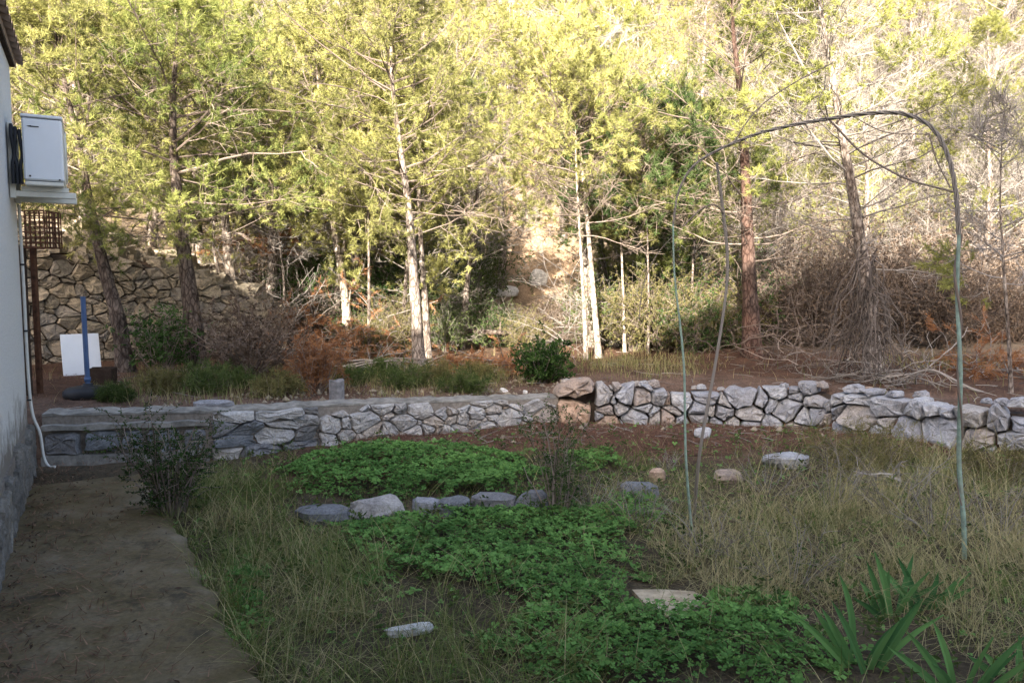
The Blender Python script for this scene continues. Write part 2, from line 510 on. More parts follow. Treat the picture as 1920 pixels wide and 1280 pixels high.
# ------------------------------------------------------------------ concrete path
def path():
    L = [(-14, .02), (-.1, .02)]
    right = []
    for px, py in [(300, 884), (318, 915), (322, 960), (345, 1005), (368, 1060), (395, 1110), (420, 1165), (455, 1220), (492, 1282)]:
        right.append(G(px, py, .045)[:2])
    right = spline(np.array([[a, b, 0] for a, b in right]), 5)[:, :2]
    right = right + rng.normal(0, .022, right.shape)
    ext = right[-1] - HD[:2] * 12
    right = np.vstack([right, ext])
    global PATH_R
    PATH_R = right.copy()
    left = np.array([(H(min(float((q - HC[:2]) @ HD[:2]), -.03), -.03, 0))[:2] for q in right])
    n = len(right)
    cols = 12
    V, q = [], []
    for i in range(n):
        for j in range(cols + 1):
            p = left[i] + (right[i] - left[i]) * j / cols
            z = .045 + .008 * float(wav(p[0], p[1], 2.3)) - (.012 if j == cols else 0)
            V.append((p[0], p[1], z))
    for i in range(n - 1):
        for j in range(cols):
            a = i * (cols + 1) + j
            q.append([a, a + cols + 1, a + cols + 2, a + 1])
    b = len(V)
    for i in range(n):
        V.append((right[i][0] + .01, right[i][1], -.12))
    for i in range(n - 1):
        a = i * (cols + 1) + cols
        q.append([a, a + cols + 1, b + i + 1, b + i])
    tag(obj('path', [(np.array(V), np.array(q))], M['path'], smooth=True), kind='structure')
path()

# ------------------------------------------------------------------ house
def house():
    h = empty('house', H(0, 0, 0))
    tag(h, 'white stucco house with stone plinth and clay tiled eave at left edge', 'house')
    def P(name, parts, mat, par=h, smooth=False):
        o = obj(name, parts, mat, par, smooth)
        o.location = -np.array(h.location) if par is h else (0, 0, 0)
        return o
    EZ = 3.36
    P('wall', box(H(-8, -4.06, EZ / 2), (16, 8, EZ), HAX), M['stucco'])
    # corner bead, slightly proud
    # plinth: mortar core and upright flagstones
    P('plinth', box(H(-8, -.075, .19), (15.99, .05, .44), HAX), M['mortar'])
    s = -.01
    while s > -4.6:
        w = random.uniform(.16, .34); hh = random.uniform(.34, .47)
        poly = np.array([[-w / 2, 0], [w / 2, 0], [w / 2 - random.uniform(.0, .03), hh * .6], [w / 2 - random.uniform(.0, .06), hh],
                         [-w / 2 + random.uniform(0, .06), hh + random.uniform(-.03, .02)], [-w / 2 + random.uniform(0, .03), hh * .5]])
        s0 = s - w / 2
        o = P('stone', stone_from(poly, lambda u, v, d: H(s0 + u, -.035 + d, v + .01), .012, .028, .06, .2, .05), M['stone_p'])
        s -= w
    # eave: soffit board and tiles
    P('soffit', box(H(-8, -.07, EZ + .03), (16.1, .08, .05), HAX), M['wood_dark'])
    sl = math.tan(math.radians(20))
    V = np.array([H(.08, -.02, EZ + .07), H(-16.1, -.02, EZ + .07), H(-16.1, -4.1, EZ + .07 + 4.28 * sl), H(.12, -4.1, EZ + .07 + 4.28 * sl),
                  H(.12, -8.3, EZ + .07), H(-16.1, -8.3, EZ + .07)])
    Vb = V - UP * .06
    P('roof', [(np.vstack([V, Vb]), np.array([[0, 3, 2, 1], [3, 4, 5, 2], [6, 7, 8, 9], [9, 8, 11, 10], [0, 1, 7, 6], [0, 6, 9, 3], [3, 9, 10, 4]]))], M['tile'])
    roof = h.children[-1]
    k = 0
    s = .05
    while s > -3.2:
        pts = []
        a = np.linspace(0, math.pi, 7)
        rows = []
        for w in (.03, -.33):
            r = .085 if w > 0 else .075
            rows.append([H(s + math.cos(t) * r, w, EZ + .075 - (w + .02) * sl + math.sin(t) * r * .8) for t in a])
        V = np.array(rows).reshape(-1, 3)
        V2 = V - UP * .014
        f = [[i, i + 1, 8 + i, 7 + i] for i in range(6)] + [[14 + i + 1, 14 + i, 21 + i, 22 + i] for i in range(6)] + [[i + 1, i, 14 + i, 15 + i] for i in range(6)]
        o = P('roof_tile', [(np.vstack([V, V2]), np.array(f))], M['tile'], roof)
        s -= .175; k += 1
    # unseen two-storey block behind the camera, added and shaped to shade the garden
    P('added_shade_storey', box(np.array([-6.0, -10.5, 4.07]), (27, 8, 8.14)), M['stucco'])
    ez = 8.15
    x0, x1, y0, y1, ym, zr = -19.9, 7.9, -14.9, -6.1, -10.5, 9.0
    V = np.array([[x0, y1, ez], [x1, y1, ez], [x1, ym, zr], [x0, ym, zr], [x0, y0, ez], [x1, y0, ez]], float)
    P('added_shade_roof', [(np.vstack([V, V - (0, 0, .15)]), np.array([[0, 1, 2, 3], [3, 2, 5, 4], [9, 8, 7, 6], [10, 11, 8, 9], [0, 6, 7, 1], [1, 7, 8, 2], [2, 8, 11, 5], [3, 9, 6, 0], [4, 10, 9, 3]]))], M['tile'])
    for gx, gw, gp in ((1.4, 4.6, 10.3), (-10.8, 4.6, 10.5)):
        V = np.array([[gx - gw, -6.05, ez - .1], [gx, -6.05, gp], [gx + gw, -6.05, ez - .1], [gx - gw, -10.4, ez - .1], [gx, -10.4, gp], [gx + gw, -10.4, ez - .1]], float)
        P('added_shade_gable', [(V, np.array([[0, 1, 4, 3], [1, 2, 5, 4]])), (V, np.array([[0, 2, 1], [3, 4, 5]]))], M['tile'])
    for x in (-5, -1, 3):
        for z in (2.0, 5.6):
            w = P('added_window', box(np.array([x, -6.5, z]), (1.3, .10, 1.4)), M['cream'])
            P('added_pane', box(np.array([x, -6.44, z]) - np.array(h.location), (1.1, .03, 1.2)), M['glass'], w)
    return h

# ------------------------------------------------------------------ stones
def chaikin(p):
    q = np.roll(p, -1, 0)
    a = rng.uniform(.80, .95, (len(p), 1)); b = rng.uniform(.05, .20, (len(p), 1))
    return np.stack([p * a + q * (1 - a), p * b + q * (1 - b)], 1).reshape(-1, 2)

def stone_from(poly, to3, gap=.012, bulge=.06, depth=.12, rough=.18, tilt_s=.35):
    """a rough block whose face is a polygon; to3(u,v,d) maps to the world"""
    c = poly.mean(0)
    p = poly
    p = chaikin(p)
    mr = np.linalg.norm(p - c, axis=1).mean()
    if len(p) <= 12:
        mid = (p + np.roll(p, -1, 0)) / 2 + rng.normal(0, .055 * mr, p.shape)
        lg = np.linalg.norm(p - np.roll(p, -1, 0), axis=1) > .45 * mr
        q_ = []
        for a_, b_, g_ in zip(p, mid, lg):
            q_.append(a_)
            if g_: q_.append(b_)
        p = np.array(q_)
    p = c + (p - c) * (1 - gap / mr) * (1 + rng.normal(0, .035, (len(p), 1)))
    k = len(p)
    tilt = rng.normal(0, tilt_s, 2)
    rings = [(1.0, -depth), (1.0, bulge * .25), (.90, bulge * .85), (.48, bulge * 1.0)]
    V = []
    for si, (sc, d) in enumerate(rings):
        off = rng.normal(0, bulge * rough, k) if si > 0 else np.zeros(k)
        for j in range(k):
            q = c + (p[j] - c) * sc * (1 + (rng.normal(0, .03) if si >= 2 else 0))
            dd = d + off[j] + (float((q - c) @ tilt) * .6 if si >= 2 else 0)
            V.append(to3(q[0], q[1], dd))
    V.append(to3(c[0] + rng.normal(0, .1) * mr, c[1] + rng.normal(0, .1) * mr, bulge * (1.0 + rng.normal(0, rough))))
    f = []
    for si in range(len(rings) - 1):
        for j in range(k):
            a, b = si * k + j, si * k + (j + 1) % k
            f.append([a, b, b + k]); f.append([a, b + k, a + k])
    a = (len(rings) - 1) * k
    f += [[a + j, a + (j + 1) % k, len(V) - 1] for j in range(k)]
    return [(np.array(V), np.array(f))]

def clip(poly, n, d):
    """keep n.x <= d"""
    out = []
    for i in range(len(poly)):
        a, b = poly[i], poly[(i + 1) % len(poly)]
        da, db = a @ n - d, b @ n - d
        if da <= 0: out.append(a)
        if (da < 0) != (db < 0): out.append(a + (b - a) * (da / (da - db)))
    return np.array(out)

def masonry(u0, u1, v0, topf, w, h, wvar=.35, jit=.33, top_rag=0.0, drop=.2):
    """power-diagram cells that fill a wall face"""
    S, Wt = [], []
    v, row = v0 + h / 2, 0
    vmax = max(topf(u) for u in np.linspace(u0, u1, 60))
    while v < vmax + h * .6:
        u = u0 + (w / 2 if row % 2 else w * .15)
        while u < u1 + w * .3:
            if rng.random() < drop:
                u += w * rng.uniform(.5, .9); continue
            S.append((u + rng.uniform(-jit, jit) * w, (v + rng.uniform(-jit, jit) * h)))
            Wt.append(rng.uniform(0, wvar * h) ** 2)
            u += w * rng.uniform(.7, 1.35)
        v += h; row += 1
    S = np.array(S); Wt = np.array(Wt)
    asp = np.array([h / w * 1.05, 1.0])
    Q = S * asp
    cells = []
    for i in range(len(S)):
        tp = topf(S[i, 0]) + (rng.uniform(-1, .6) * top_rag)
        if S[i, 1] > tp + h * .05: continue
        poly = np.array([[u0, v0], [u1, v0], [u1, tp], [u0, tp]]) * asp
        near = np.argsort(((Q - Q[i]) ** 2).sum(1))[1:26]
        for j in near:
            nv = Q[j] - Q[i]
            d = (Q[j] @ Q[j] - Q[i] @ Q[i] + Wt[i] - Wt[j]) / 2
            poly = clip(poly, nv, d)
            if len(poly) < 3: break
        if len(poly) < 3: continue
        poly = poly / asp
        keep = [0]
        for t in range(1, len(poly)):
            if np.linalg.norm(poly[t] - poly[keep[-1]]) > .012: keep.append(t)
        poly = poly[keep]
        if len(poly) < 3: continue
        ext = poly.max(0) - poly.min(0)
        if ext.min() < .035: continue
        cells.append(poly)
    return cells

house_obj = house()

# garden retaining wall, along the curve WP
_seg = np.diff(WP, axis=0); _len = np.concatenate([[0], np.cumsum(np.linalg.norm(_seg, axis=1))])
def wcurve(u):
    x = np.interp(u, _len, WP[:, 0]); y = np.interp(u, _len, WP[:, 1])
    e = .25
    t = np.array([np.interp(u + e, _len, WP[:, 0]) - np.interp(u - e, _len, WP[:, 0]), np.interp(u + e, _len, WP[:, 1]) - np.interp(u - e, _len, WP[:, 1])])
    t /= np.linalg.norm(t)
    return np.array([x, y]), np.array([t[1], -t[0]])
def wall3(u, v, d):
    p, n = wcurve(u)
    q = p + n * (d - .02 - .06 * v)
    return np.array([q[0], q[1], v])
def ulen(px): return float(np.interp(px, [a for a, _ in WPX], _len))

def retaining_wall():
    e = empty('retaining_wall', (*WP[3], 0))
    tag(e, 'low mortared rubble retaining wall with sloping cement cap beside the clover bed', 'stone wall')
    off = -np.array(e.location)
    ua, um, ub = .0, ulen(440), ulen(1045)
    def top(u): return np.interp(u, [ua, um, ulen(600), ub], [.42, .40, .38, .28])
    def P(name, parts, mat, par=e):
        o = obj(name, parts, mat, par); o.location = off if par is e else (0, 0, 0); return o
    # core strip and cap
    us = np.linspace(ua, ub + .02, 60)
    def strip(lo, hi, d0, d1, hf):
        V = []
        for u in us:
            for (v, d) in ((lo(u), d1), (hi(u), d1), (hi(u) + hf, d0), (lo(u), d0)):
                V.append(wall3(u, v, d))
        q = []
        for i in range(len(us) - 1):
            for j in range(4):
                a = i * 4 + j; b = i * 4 + (j + 1) % 4
                q.append([a, a + 4, b + 4, b])
        n = (len(us) - 1) * 4
        q += [[0, 1, 2, 3], [n + 3, n + 2, n + 1, n]]
        return [(np.array(V), np.array(q))]
    P('mortar', strip(lambda u: -.1, lambda u: top(u), -.28, -.016, 0), M['mortar'])
    P('cap', strip(lambda u: top(u) + .004, lambda u: top(u) + .022 + .014 * math.sin(u * 9) * math.sin(u * 23), -.20, -.012, .02), M['cement'])
    # lower cement ledge at the path end
    for u0, w, v0, hh in ((.02, .30, .09, .19), (.34, .30, .10, .18), (.66, .17, .10, .18), (.86, .28, .09, .19), (1.17, .20, .08, .2)):
        poly = np.array([[u0, v0], [u0 + w, v0 - .01], [u0 + w, v0 + hh * .9], [u0 + w * .8, v0 + hh], [u0 + w * .1, v0 + hh * .97], [u0, v0 + hh * .8]])
        P('stone', stone_from(poly, wall3, .008, .05, .1), M['stone_d'])
    V = strip(lambda u: .305, lambda u: .40, -.2, .035, 0)
    us = np.linspace(.01, 1.4, 16)
    P('ledge', strip(lambda u: .30 + .006 * math.sin(u * 11), lambda u: .345 + .008 * math.sin(u * 17), -.2, .05, .01), M['cement'])
    P('footing', strip(lambda u: -.05, lambda u: .075 + .01 * math.sin(u * 7), -.2, .06, .01), M['cement'])
    for poly in masonry(1.42, ulen(600), -.05, lambda u: top(u) + .01, .36, .125, .5):
        P('stone', stone_from(poly, wall3, .005, .045, .12), M['stone_d'] if rng.random() < .45 else M['stone_m'])
    for poly in masonry(ulen(600), ub - .02, -.05, lambda u: top(u) + .012, .155, .11, 1.2, .40):
        P('stone', stone_from(poly, wall3, .006, .045, .12, .2), M['stone_m'])
retaining_wall()

def boulder_wall():
    e = empty('boulder_wall', (*WP[9], 0))
    tag(e, 'dry-laid wall of grey limestone boulders holding back the pine terrace', 'stone wall')
    off = -np.array(e.location)
    ua, ub = ulen(1048), ulen(1950)
    def top(u): return np.interp(u, [ua, ulen(1250), ulen(1350), ulen(1500), ulen(1620), ulen(1800), ub], [.50, .46, .44, .52, .52, .56, .58])
    def P(name, parts, mat):
        o = obj(name, parts, mat, e); o.location = off; return o
    us = np.linspace(ua + .02, ub, 50)
    V, q = [], []
    for u in us:
        for v, d in ((-.1, -.07), (top(u) - .12, -.09), (top(u) - .10, -.3), (-.1, -.3)): V.append(wall3(u, v, d))
    for i in range(len(us) - 1):
        for j in range(4):
            a = i * 4 + j; b = i * 4 + (j + 1) % 4
            q.append([a, a + 4, b + 4, b])
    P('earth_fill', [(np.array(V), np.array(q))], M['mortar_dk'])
    # the big ochre-faced block by the cement cap
    u0 = ulen(1048)
    P('stone', stone_from(np.array([[u0, -.03], [u0 + .36, -.02], [u0 + .37, .24], [u0 + .2, .265], [u0 - .01, .28]]), wall3, .004, .07, .2), M['stone_o'])
    P('stone', stone_from(np.array([[u0 - .03, .31], [u0 + .2, .30], [u0 + .40, .40], [u0 + .36, .52], [u0 + .2, .51], [u0 + .02, .43]]), wall3, .004, .12, .2), M['stone'])
    mid = ulen(1560)
    for a, b, w, h in ((u0 + .40, mid, .185, .145), (mid, ub, .23, .18)):
        for poly in masonry(a, b, -.05, lambda u: top(u) - .02, w, h, .9, .36, .05, .08):
            P('stone', stone_from(poly, wall3, .010, .085, .16, .13, .45), M['stone'])
    # loose stones on the top
    for i in range(26):
        u = rng.uniform(ua + .1, ub); w = rng.uniform(.04, .095); h = w * rng.uniform(.6, .9); v = top(u) - .05
        poly = np.array([[u - w, v], [u + w, v], [u + w * .8, v + h], [u + w * .2, v + h * 1.3], [u - w * .7, v + h]])
        dd = rng.uniform(-.16, -.02)
        P('stone', stone_from(poly, lambda a, b, d: wall3(a, b, d + dd), .0, w * .6, w * .6, .15), M['stone'])
boulder_wall()

def tall_wall():
    e = empty('tall_dry_stone_wall', (*A2, .4))
    tag(e, 'tall terrace wall of yellowish dry stone behind the leaning white board', 'stone wall')
    off = -np.array(e.location)
    def to3(u, v, d):
        q = A2 + T2 * u + N2 * (d - .05 * v)
        return np.array([q[0], q[1], v])
    def P(name, parts, mat):
        o = obj(name, parts, mat, e); o.location = off; return o
    us = np.linspace(-2.4, L2 + .3, 20)
    V, q = [], []
    for u in us:
        for v, d in ((.2, -.025), (top2(u) - .05, -.025), (top2(u) - .05, -.4), (.2, -.4)): V.append(to3(u, v, d))
    for i in range(len(us) - 1):
        for j in range(4):
            a = i * 4 + j; b = i * 4 + (j + 1) % 4
            q.append([a, a + 4, b + 4, b])
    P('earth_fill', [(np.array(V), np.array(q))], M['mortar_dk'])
    for poly in masonry(-1.1, L2 + .3, .35, lambda u: float(top2(u)), .18, .13, 1.0, .38, .06, .10):
        P('stone', stone_from(poly, to3, .006, .05, .12), M['stone_w'])
tall_wall()
#PART2
# ------------------------------------------------------------------ vegetation generators
def needles_at(C, Dr, m, L, w, spread, tint, r):
    """m thin needles around each point C heading along Dr"""
    n = len(C)
    d = nrm(Dr[:, None] + r.normal(0, spread, (n, m, 3)))
    b = C[:, None] - Dr[:, None] * r.uniform(0, .10, (n, m, 1)) + r.normal(0, .006, (n, m, 3))
    ln = L * r.uniform(.65, 1.2, (n, m, 1))
    side = nrm(np.cross(d, r.normal(0, 1, (n, m, 3)))) * w * .5
    V = np.stack([b - side, b + side, b + d * ln], 2).reshape(-1, 3)
    Fc = np.arange(n * m * 3).reshape(-1, 3)
    t = np.clip(np.repeat(np.broadcast_to(tint, (n,)), m) + r.normal(0, .12, n * m), 0, 1)
    return (V, Fc, np.repeat(t, 3))

def leaves_at(C, Dr, L, w, tint, r, droop=.0):
    n = len(C)
    d = nrm(Dr + np.array([0, 0, -droop]))
    side = nrm(np.cross(d, r.normal(0, 1, (n, 3)))) * w * .5
    up = nrm(np.cross(side, d))
    ln = (L * r.uniform(.6, 1.25, (n, 1)))
    V = np.stack([C, C + d * ln * .45 + side + up * ln * .05, C + d * ln, C + d * ln * .45 - side + up * ln * .05], 1).reshape(-1, 3)
    Fc = np.arange(n * 4).reshape(-1, 4)
    t = np.clip(np.broadcast_to(tint, (n,)) + r.normal(0, .15, n), 0, 1)
    return (V, Fc, np.repeat(t, 4))

def grow(S, Dr, L, k, r, wig=.12, rise=0.0):
    """polylines (n,k,3) from starts S along Dr"""
    n = len(S)
    P = [S]; d = Dr.copy(); st = (L / (k - 1))[:, None]
    for i in range(k - 1):
        d = nrm(d + r.normal(0, wig, (n, 3)) + np.array([0, 0, rise]))
        P.append(P[-1] + d * st)
    return np.stack(P, 1)

def along(P, t):
    """points and directions on polylines P (n,k,3) at fractions t (n,m)"""
    n, k, _ = P.shape
    f = t * (k - 1); i = np.minimum(f.astype(int), k - 2); f = (f - i)[..., None]
    a = np.take_along_axis(P, np.repeat(i[..., None], 3, -1), 1)
    b = np.take_along_axis(P, np.repeat(i[..., None] + 1, 3, -1), 1)
    return a + (b - a) * f, nrm(b - a)

def pine_parts(seed, trunk, r0, lo, nb, blen, live, m=30, tuft=.078, wn=.008, dead_to=.35, flat=.25, n2=7, n3=5, rise=.03, sides=9, fexp=.85, el0=0.0, outer=.55):
    """trunk (k,3) polyline from the ground up, local metres"""
    r = np.random.default_rng(seed)
    T = spline(np.asarray(trunk, float), 5)
    ln = np.concatenate([[0], np.cumsum(np.linalg.norm(np.diff(T, axis=0), axis=1))]); tot = ln[-1]; fr = ln / tot
    rad = r0 * .92 * (1 - .9 * fr ** .75) * (1 + .35 * np.exp(-fr * tot / .18))
    rad = rad * (1 + r.normal(0, .03, len(rad)))
    tr = [tubes(T, rad, sides)]
    f = lo + (1 - lo) * r.uniform(0, 1, nb) ** fexp
    f = np.sort(f)
    S = np.stack([np.interp(f, fr, T[:, i]) for i in range(3)], 1)
    g = (f - lo) / (1 - lo)
    L1 = blen * (.45 + .75 * np.sin(np.pi * np.clip(g * .9 + .08, 0, 1)) ** .8) * r.uniform(.65, 1.15, nb) * (1 - .55 * g ** 3)
    az = np.arange(nb) * 2.4 + r.uniform(-.6, .6, nb)
    el = np.radians(r.uniform(-5, 28, nb)) + g * .55 + el0 * (1 - g)
    D1 = np.stack([np.cos(az) * np.cos(el), np.sin(az) * np.cos(el), np.sin(el)], 1)
    P1 = grow(S, D1, L1, 6, r, .12, rise)
    br = [tubes(P1, np.interp(fr[-1], [0, 1], [1, 1]) * (L1[:, None] * .007 + .003) * np.linspace(1, .3, 6)[None], 4, r.uniform(.2, .8, nb))]
    t2 = r.uniform(.18, 1, (nb, n2)); t2[:, 0] = 1
    S2, d2 = along(P1, t2)
    side = r.normal(0, 1, (nb, n2, 3)); side[..., 2] *= .6
    D2 = nrm(d2 * .8 + nrm(side) * .85).reshape(-1, 3)
    L2_ = (L1[:, None] * .38 * (1.25 - t2 * .7) * r.uniform(.6, 1.2, (nb, n2))).ravel()
    P2 = grow(S2.reshape(-1, 3), D2, L2_, 5, r, .18, rise * .8)
    br.append(tubes(P2, (.0025 + L2_[:, None] * .005) * np.linspace(1, .4, 5)[None], 3, r.uniform(.1, .9, len(P2))))
    n_2 = len(P2)
    t3 = r.uniform(.3, 1, (n_2, n3)); t3[:, 0] = 1
    S3, d3 = along(P2, t3)
    D3 = nrm(d3 * .8 + nrm(r.normal(0, 1, (n_2, n3, 3))) * .8).reshape(-1, 3)
    L3 = r.uniform(.10, .24, n_2 * n3)
    P3 = grow(S3.reshape(-1, 3), D3, L3, 2, r, .3, rise)
    br.append(tubes(P3, np.array([.0028, .0018])[None] * np.ones((len(P3), 1)), 3, r.uniform(0, 1, len(P3))))
    # which twigs are green: whole boughs die from below
    bl = (g > dead_to * r.uniform(.3, 1.1, nb)) & (r.uniform(0, 1, nb) < live)
    l3 = np.repeat(bl, n2 * n3) & (r.uniform(0, 1, len(P3)) < .92) & (np.repeat(t2.ravel(), n3) > outer * r.uniform(.7, 1.1, len(P3)))
    Pl = P3[l3]
    btint = np.repeat(r.uniform(.15, .85, nb), n2 * n3)[l3]
    ne = []
    if len(Pl):
        c, d = along(Pl, np.full((len(Pl), 1), 1.0))
        up = nrm(d[:, 0] + np.array([0, 0, .35]))
        ne.append(needles_at(c[:, 0], up, m, tuft, wn, .85, np.clip(btint + r.normal(0, .18, len(Pl)), 0, 1), r))
    else:
        ne.append((np.zeros((3, 3)), np.array([[0, 1, 2]]), None))
    return tr, br, ne

def make_pine(name, base, trunk_world, seed, bark, label, group=None, twig='twig', ndl='needle', **kw):
    """a pine traced along world points"""
    loc = np.asarray(trunk_world[0], float)
    tr, br, ne = pine_parts(seed, np.asarray(trunk_world) - loc, **kw)
    e = empty(name, loc)
    obj('trunk', tr, M[bark], e, True)
    obj('branches', br, M[twig], e)
    obj('crown', ne, M[ndl], e)
    tag(e, label, 'tree', group)
    return e

# ------------------------------------------------------------------ hillside pines (shared meshes)
VAR = []
for i, (hh, lo, nb, bl, lv, ndl, twg, dead) in enumerate([
        (7.5, .18, 52, 1.75, .92, 'needle', 'twig', .30), (8.2, .22, 56, 1.95, .95, 'needle', 'twig', .28), (6.5, .12, 50, 1.6, .95, 'needle', 'twig_dk', .2),
        (7.0, .15, 48, 1.7, .88, 'needle_dk', 'twig', .3), (7.8, .06, 70, 1.5, .50, 'needle_sp', 'twig_pale', .55), (7.2, .06, 70, 1.5, .28, 'needle_sp', 'twig_pale', .7)]):
    r = np.random.default_rng(100 + i)
    pts = [[0, 0, -.3]]
    for k in range(1, 7): pts.append([pts[-1][0] + r.normal(0, .12), pts[-1][1] + r.normal(0, .12), hh * k / 6])
    tr, br, ne = pine_parts(200 + i, pts, .13, lo, nb, bl, lv, m=31, n2=8, n3=7, dead_to=dead)
    VAR.append((mesh_from('pine_trunk', tr, M['bark_grey'], True), mesh_from('pine_branches', br, M[twg]), mesh_from('pine_crown', ne, M[ndl])))

for i, (hh, nb, ndl) in enumerate([(4.2, 46, 'needle'), (3.6, 44, 'needle'), (4.0, 46, 'needle_dk')]):
    r = np.random.default_rng(140 + i)
    pts = [[0, 0, -.3]]
    for k in range(1, 6): pts.append([pts[-1][0] + r.normal(0, .10), pts[-1][1] + r.normal(0, .10), hh * k / 5])
    tr, br, ne = pine_parts(240 + i, pts, .055, .12, nb, 1.25, .97, m=31, n2=8, n3=7, dead_to=.1, outer=.35)
    VAR.append((mesh_from('pine_trunk', tr, M['bark_grey'], True), mesh_from('pine_branches', br, M['twig']), mesh_from('pine_crown', ne, M[ndl])))

def clone_pine(v, loc, rz, sc):
    e = empty('pine_tree', loc, rz); e.scale = (sc, sc, sc)
    for nm, me in zip(('trunk', 'branches', 'crown'), VAR[v]): obj(nm, me, None, e)
    return e

r = np.random.default_rng(5)
placed = []
def okpos(x, y):
    px, py = pix(np.array([x, y, hz(x, y)]))
    if px < -260 or px > 2180: return False
    if y < 17.6 and 880 < px < 1100: return False            # open gully
    for (a, b) in placed:
        if (a - x) ** 2 + (b - y) ** 2 < (1.3 + .03 * (y - 12)) ** 2: return False
    return True
for t in range(9000):
    y = 12.8 + 30 * r.uniform() ** 1.25
    x = r.uniform(-1, 1) * (y * .78 + 2)
    if -((np.array([x, y]) - A2) @ N2) < .7 and x < -3: continue
    if not okpos(x, y): continue
    if len(placed) >= 245: break
    placed.append((x, y))
for x, y in placed:
    z = hz(x, y)
    px, _ = pix(np.array([x, y, z]))
    right = px > 1330
    if right: v = r.choice([4, 5, 4, 5, 4, 5, 0])
    else: v = r.choice([0, 1, 2, 0, 1, 3, 4], p=[.2, .2, .18, .16, .12, .07, .07])
    e = clone_pine(int(v), (x, y, z), r.uniform(0, 6.28), r.uniform(.7, 1.1) * (.72 if y < 17 and r.uniform() < .6 else 1))
    if v >= 4: tag(e, 'half-bare pine with pale dead twigs on the sunlit hillside', 'tree', 'half-bare pines on the hillside')
    else: tag(e, 'yellow-green pine among the sunlit pines covering the hillside', 'tree', 'green pines on the hillside')

young = []
for t in range(4000):
    y = 12.6 + 7.5 * r.uniform(); x = r.uniform(-1, 1) * (y * .74 + 1)
    px, _ = pix(np.array([x, y, hz(x, y)]))
    if not -150 < px < 2060 or 820 < px < 1130: continue
    if -((np.array([x, y]) - A2) @ N2) < .5 and x < -2.5: continue
    if y < 13.6 and px > 1130: continue
    if any((a - x) ** 2 + (b - y) ** 2 < 1.5 ** 2 for a, b in young) or any((a - x) ** 2 + (b - y) ** 2 < .7 ** 2 for a, b in placed): continue
    young.append((x, y))
    if len(young) >= 48: break
for x, y in young:
    px, _ = pix(np.array([x, y, hz(x, y)]))
    v = int(r.choice([6, 7, 8, 6, 7]))
    if px > 1350 and r.uniform() < .9: v = int(r.choice([4, 5]))
    e = clone_pine(v, (x, y, hz(x, y)), r.uniform(0, 6.28), r.uniform(.75, 1.1) * (.55 if v in (4, 5) else 1))
    if v in (4, 5): tag(e, 'small half-bare pine in the undergrowth at the foot of the right slope', 'tree', 'small half-bare pines')
    else: tag(e, 'bushy young pine at the foot of the slope behind the trunks', 'tree', 'young pines at the foot of the slope')

# ------------------------------------------------------------------ pines along the terrace edge
def trunk_px(pts, Y, top_h, lean=None, dY=0.0):
    """world polyline through photo pixels at distance Y, carried on up to top_h"""
    W = [D(px, py, Y + dY * i) for i, (px, py) in enumerate(pts)]
    W[0] = np.array([W[0][0], W[0][1], hz(W[0][0], W[0][1]) - .12])
    d = nrm((W[-1] - W[-2])[None])[0] if lean is None else np.array([*lean, 1.0])
    z = W[-1][2]
    st = max((top_h - z) / 3, .3)
    for k in range(3):
        d = nrm((d + np.array([random.uniform(-.1, .1), random.uniform(-.06, .12), .25]))[None])[0]
        W.append(W[-1] + d * st)
    return np.array(W)

def front(base, pts, r0, top_h, seed, bark, label, Y=None, name='pine_tree', **kw):
    b = Gt(*base)
    Y = Y or b[1]
    a = dict(lo=.38, nb=54, blen=1.6, live=.95, m=34, dead_to=.02, fexp=1.0, el0=-.1, n2=8, n3=6, outer=.22, twig='twig_dk')
    a.update(kw)
    lean = a.pop('lean', None)
    return make_pine(name, b, trunk_px([base] + pts, Y, top_h, lean), seed, bark, label, r0=r0, **a)

front((238, 697), [(222, 600), (200, 520), (178, 430), (160, 340)], .125, 4.82, 1, 'bark_dark', 'slender dark leaning pine in front of the tall stone wall', blen=1.4, nb=46, lo=.40, el0=-.1)
front((372, 690), [(362, 600), (352, 520), (340, 440), (332, 360)], .165, 5.12, 2, 'bark_dark', 'thick dark-barked pine with low green boughs beside the tall stone wall', ndl='needle_dk', lo=.36, nb=60, blen=1.6, el0=-.2)
front((448, 625), [(436, 540), (426, 450), (418, 360)], .115, 5.43, 3, 'bark_pale', 'pale sunlit pine trunk just right of the thick dark pine', Y=12.6, lo=0.31, nb=64, ndl='needle_dk', blen=1.8, el0=-.3)
front((655, 640), [(645, 540), (628, 440), (620, 350)], .10, 5.58, 4, 'bark_pale', 'pale pine of a close pair behind the heap of brown branches', Y=12.4, lo=0.38, nb=54, el0=-.25)
front((640, 640), [(632, 540), (655, 420), (662, 340)], .075, 5.12, 5, 'bark_grey', 'thinner crossing pine of the close pair behind the brown branches', Y=12.9, lo=0.41, nb=36, blen=1.2)
front((691, 672), [(692, 560), (691, 440), (688, 350)], .036, 4.36, 6, 'bark_grey', 'very thin straight young pine between the pair and the tall bare-stemmed pine', Y=11.6, lo=0.58, nb=24, blen=.8)
front((787, 692), [(781, 600), (773, 480), (765, 380), (748, 260)], .112, 5.73, 7, 'bark_grey', 'bare-stemmed pine standing alone near the middle behind the low wall', lo=0.36, nb=60, blen=1.6, el0=-.2)
front((803, 665), [(798, 580), (790, 470), (786, 380)], .075, 5.12, 8, 'bark_grey', 'slim pine close behind the bare-stemmed middle pine', Y=11.6, lo=0.58, nb=30, blen=1.1)
front((1100, 672), [(1094, 560), (1086, 420), (1080, 300)], .045, 4.82, 9, 'bark_pale', 'thinner left one of two white sunlit trunks right of the gully', Y=11.4, lo=0.44, nb=40, blen=1.2, dead_to=.25, live=.85)
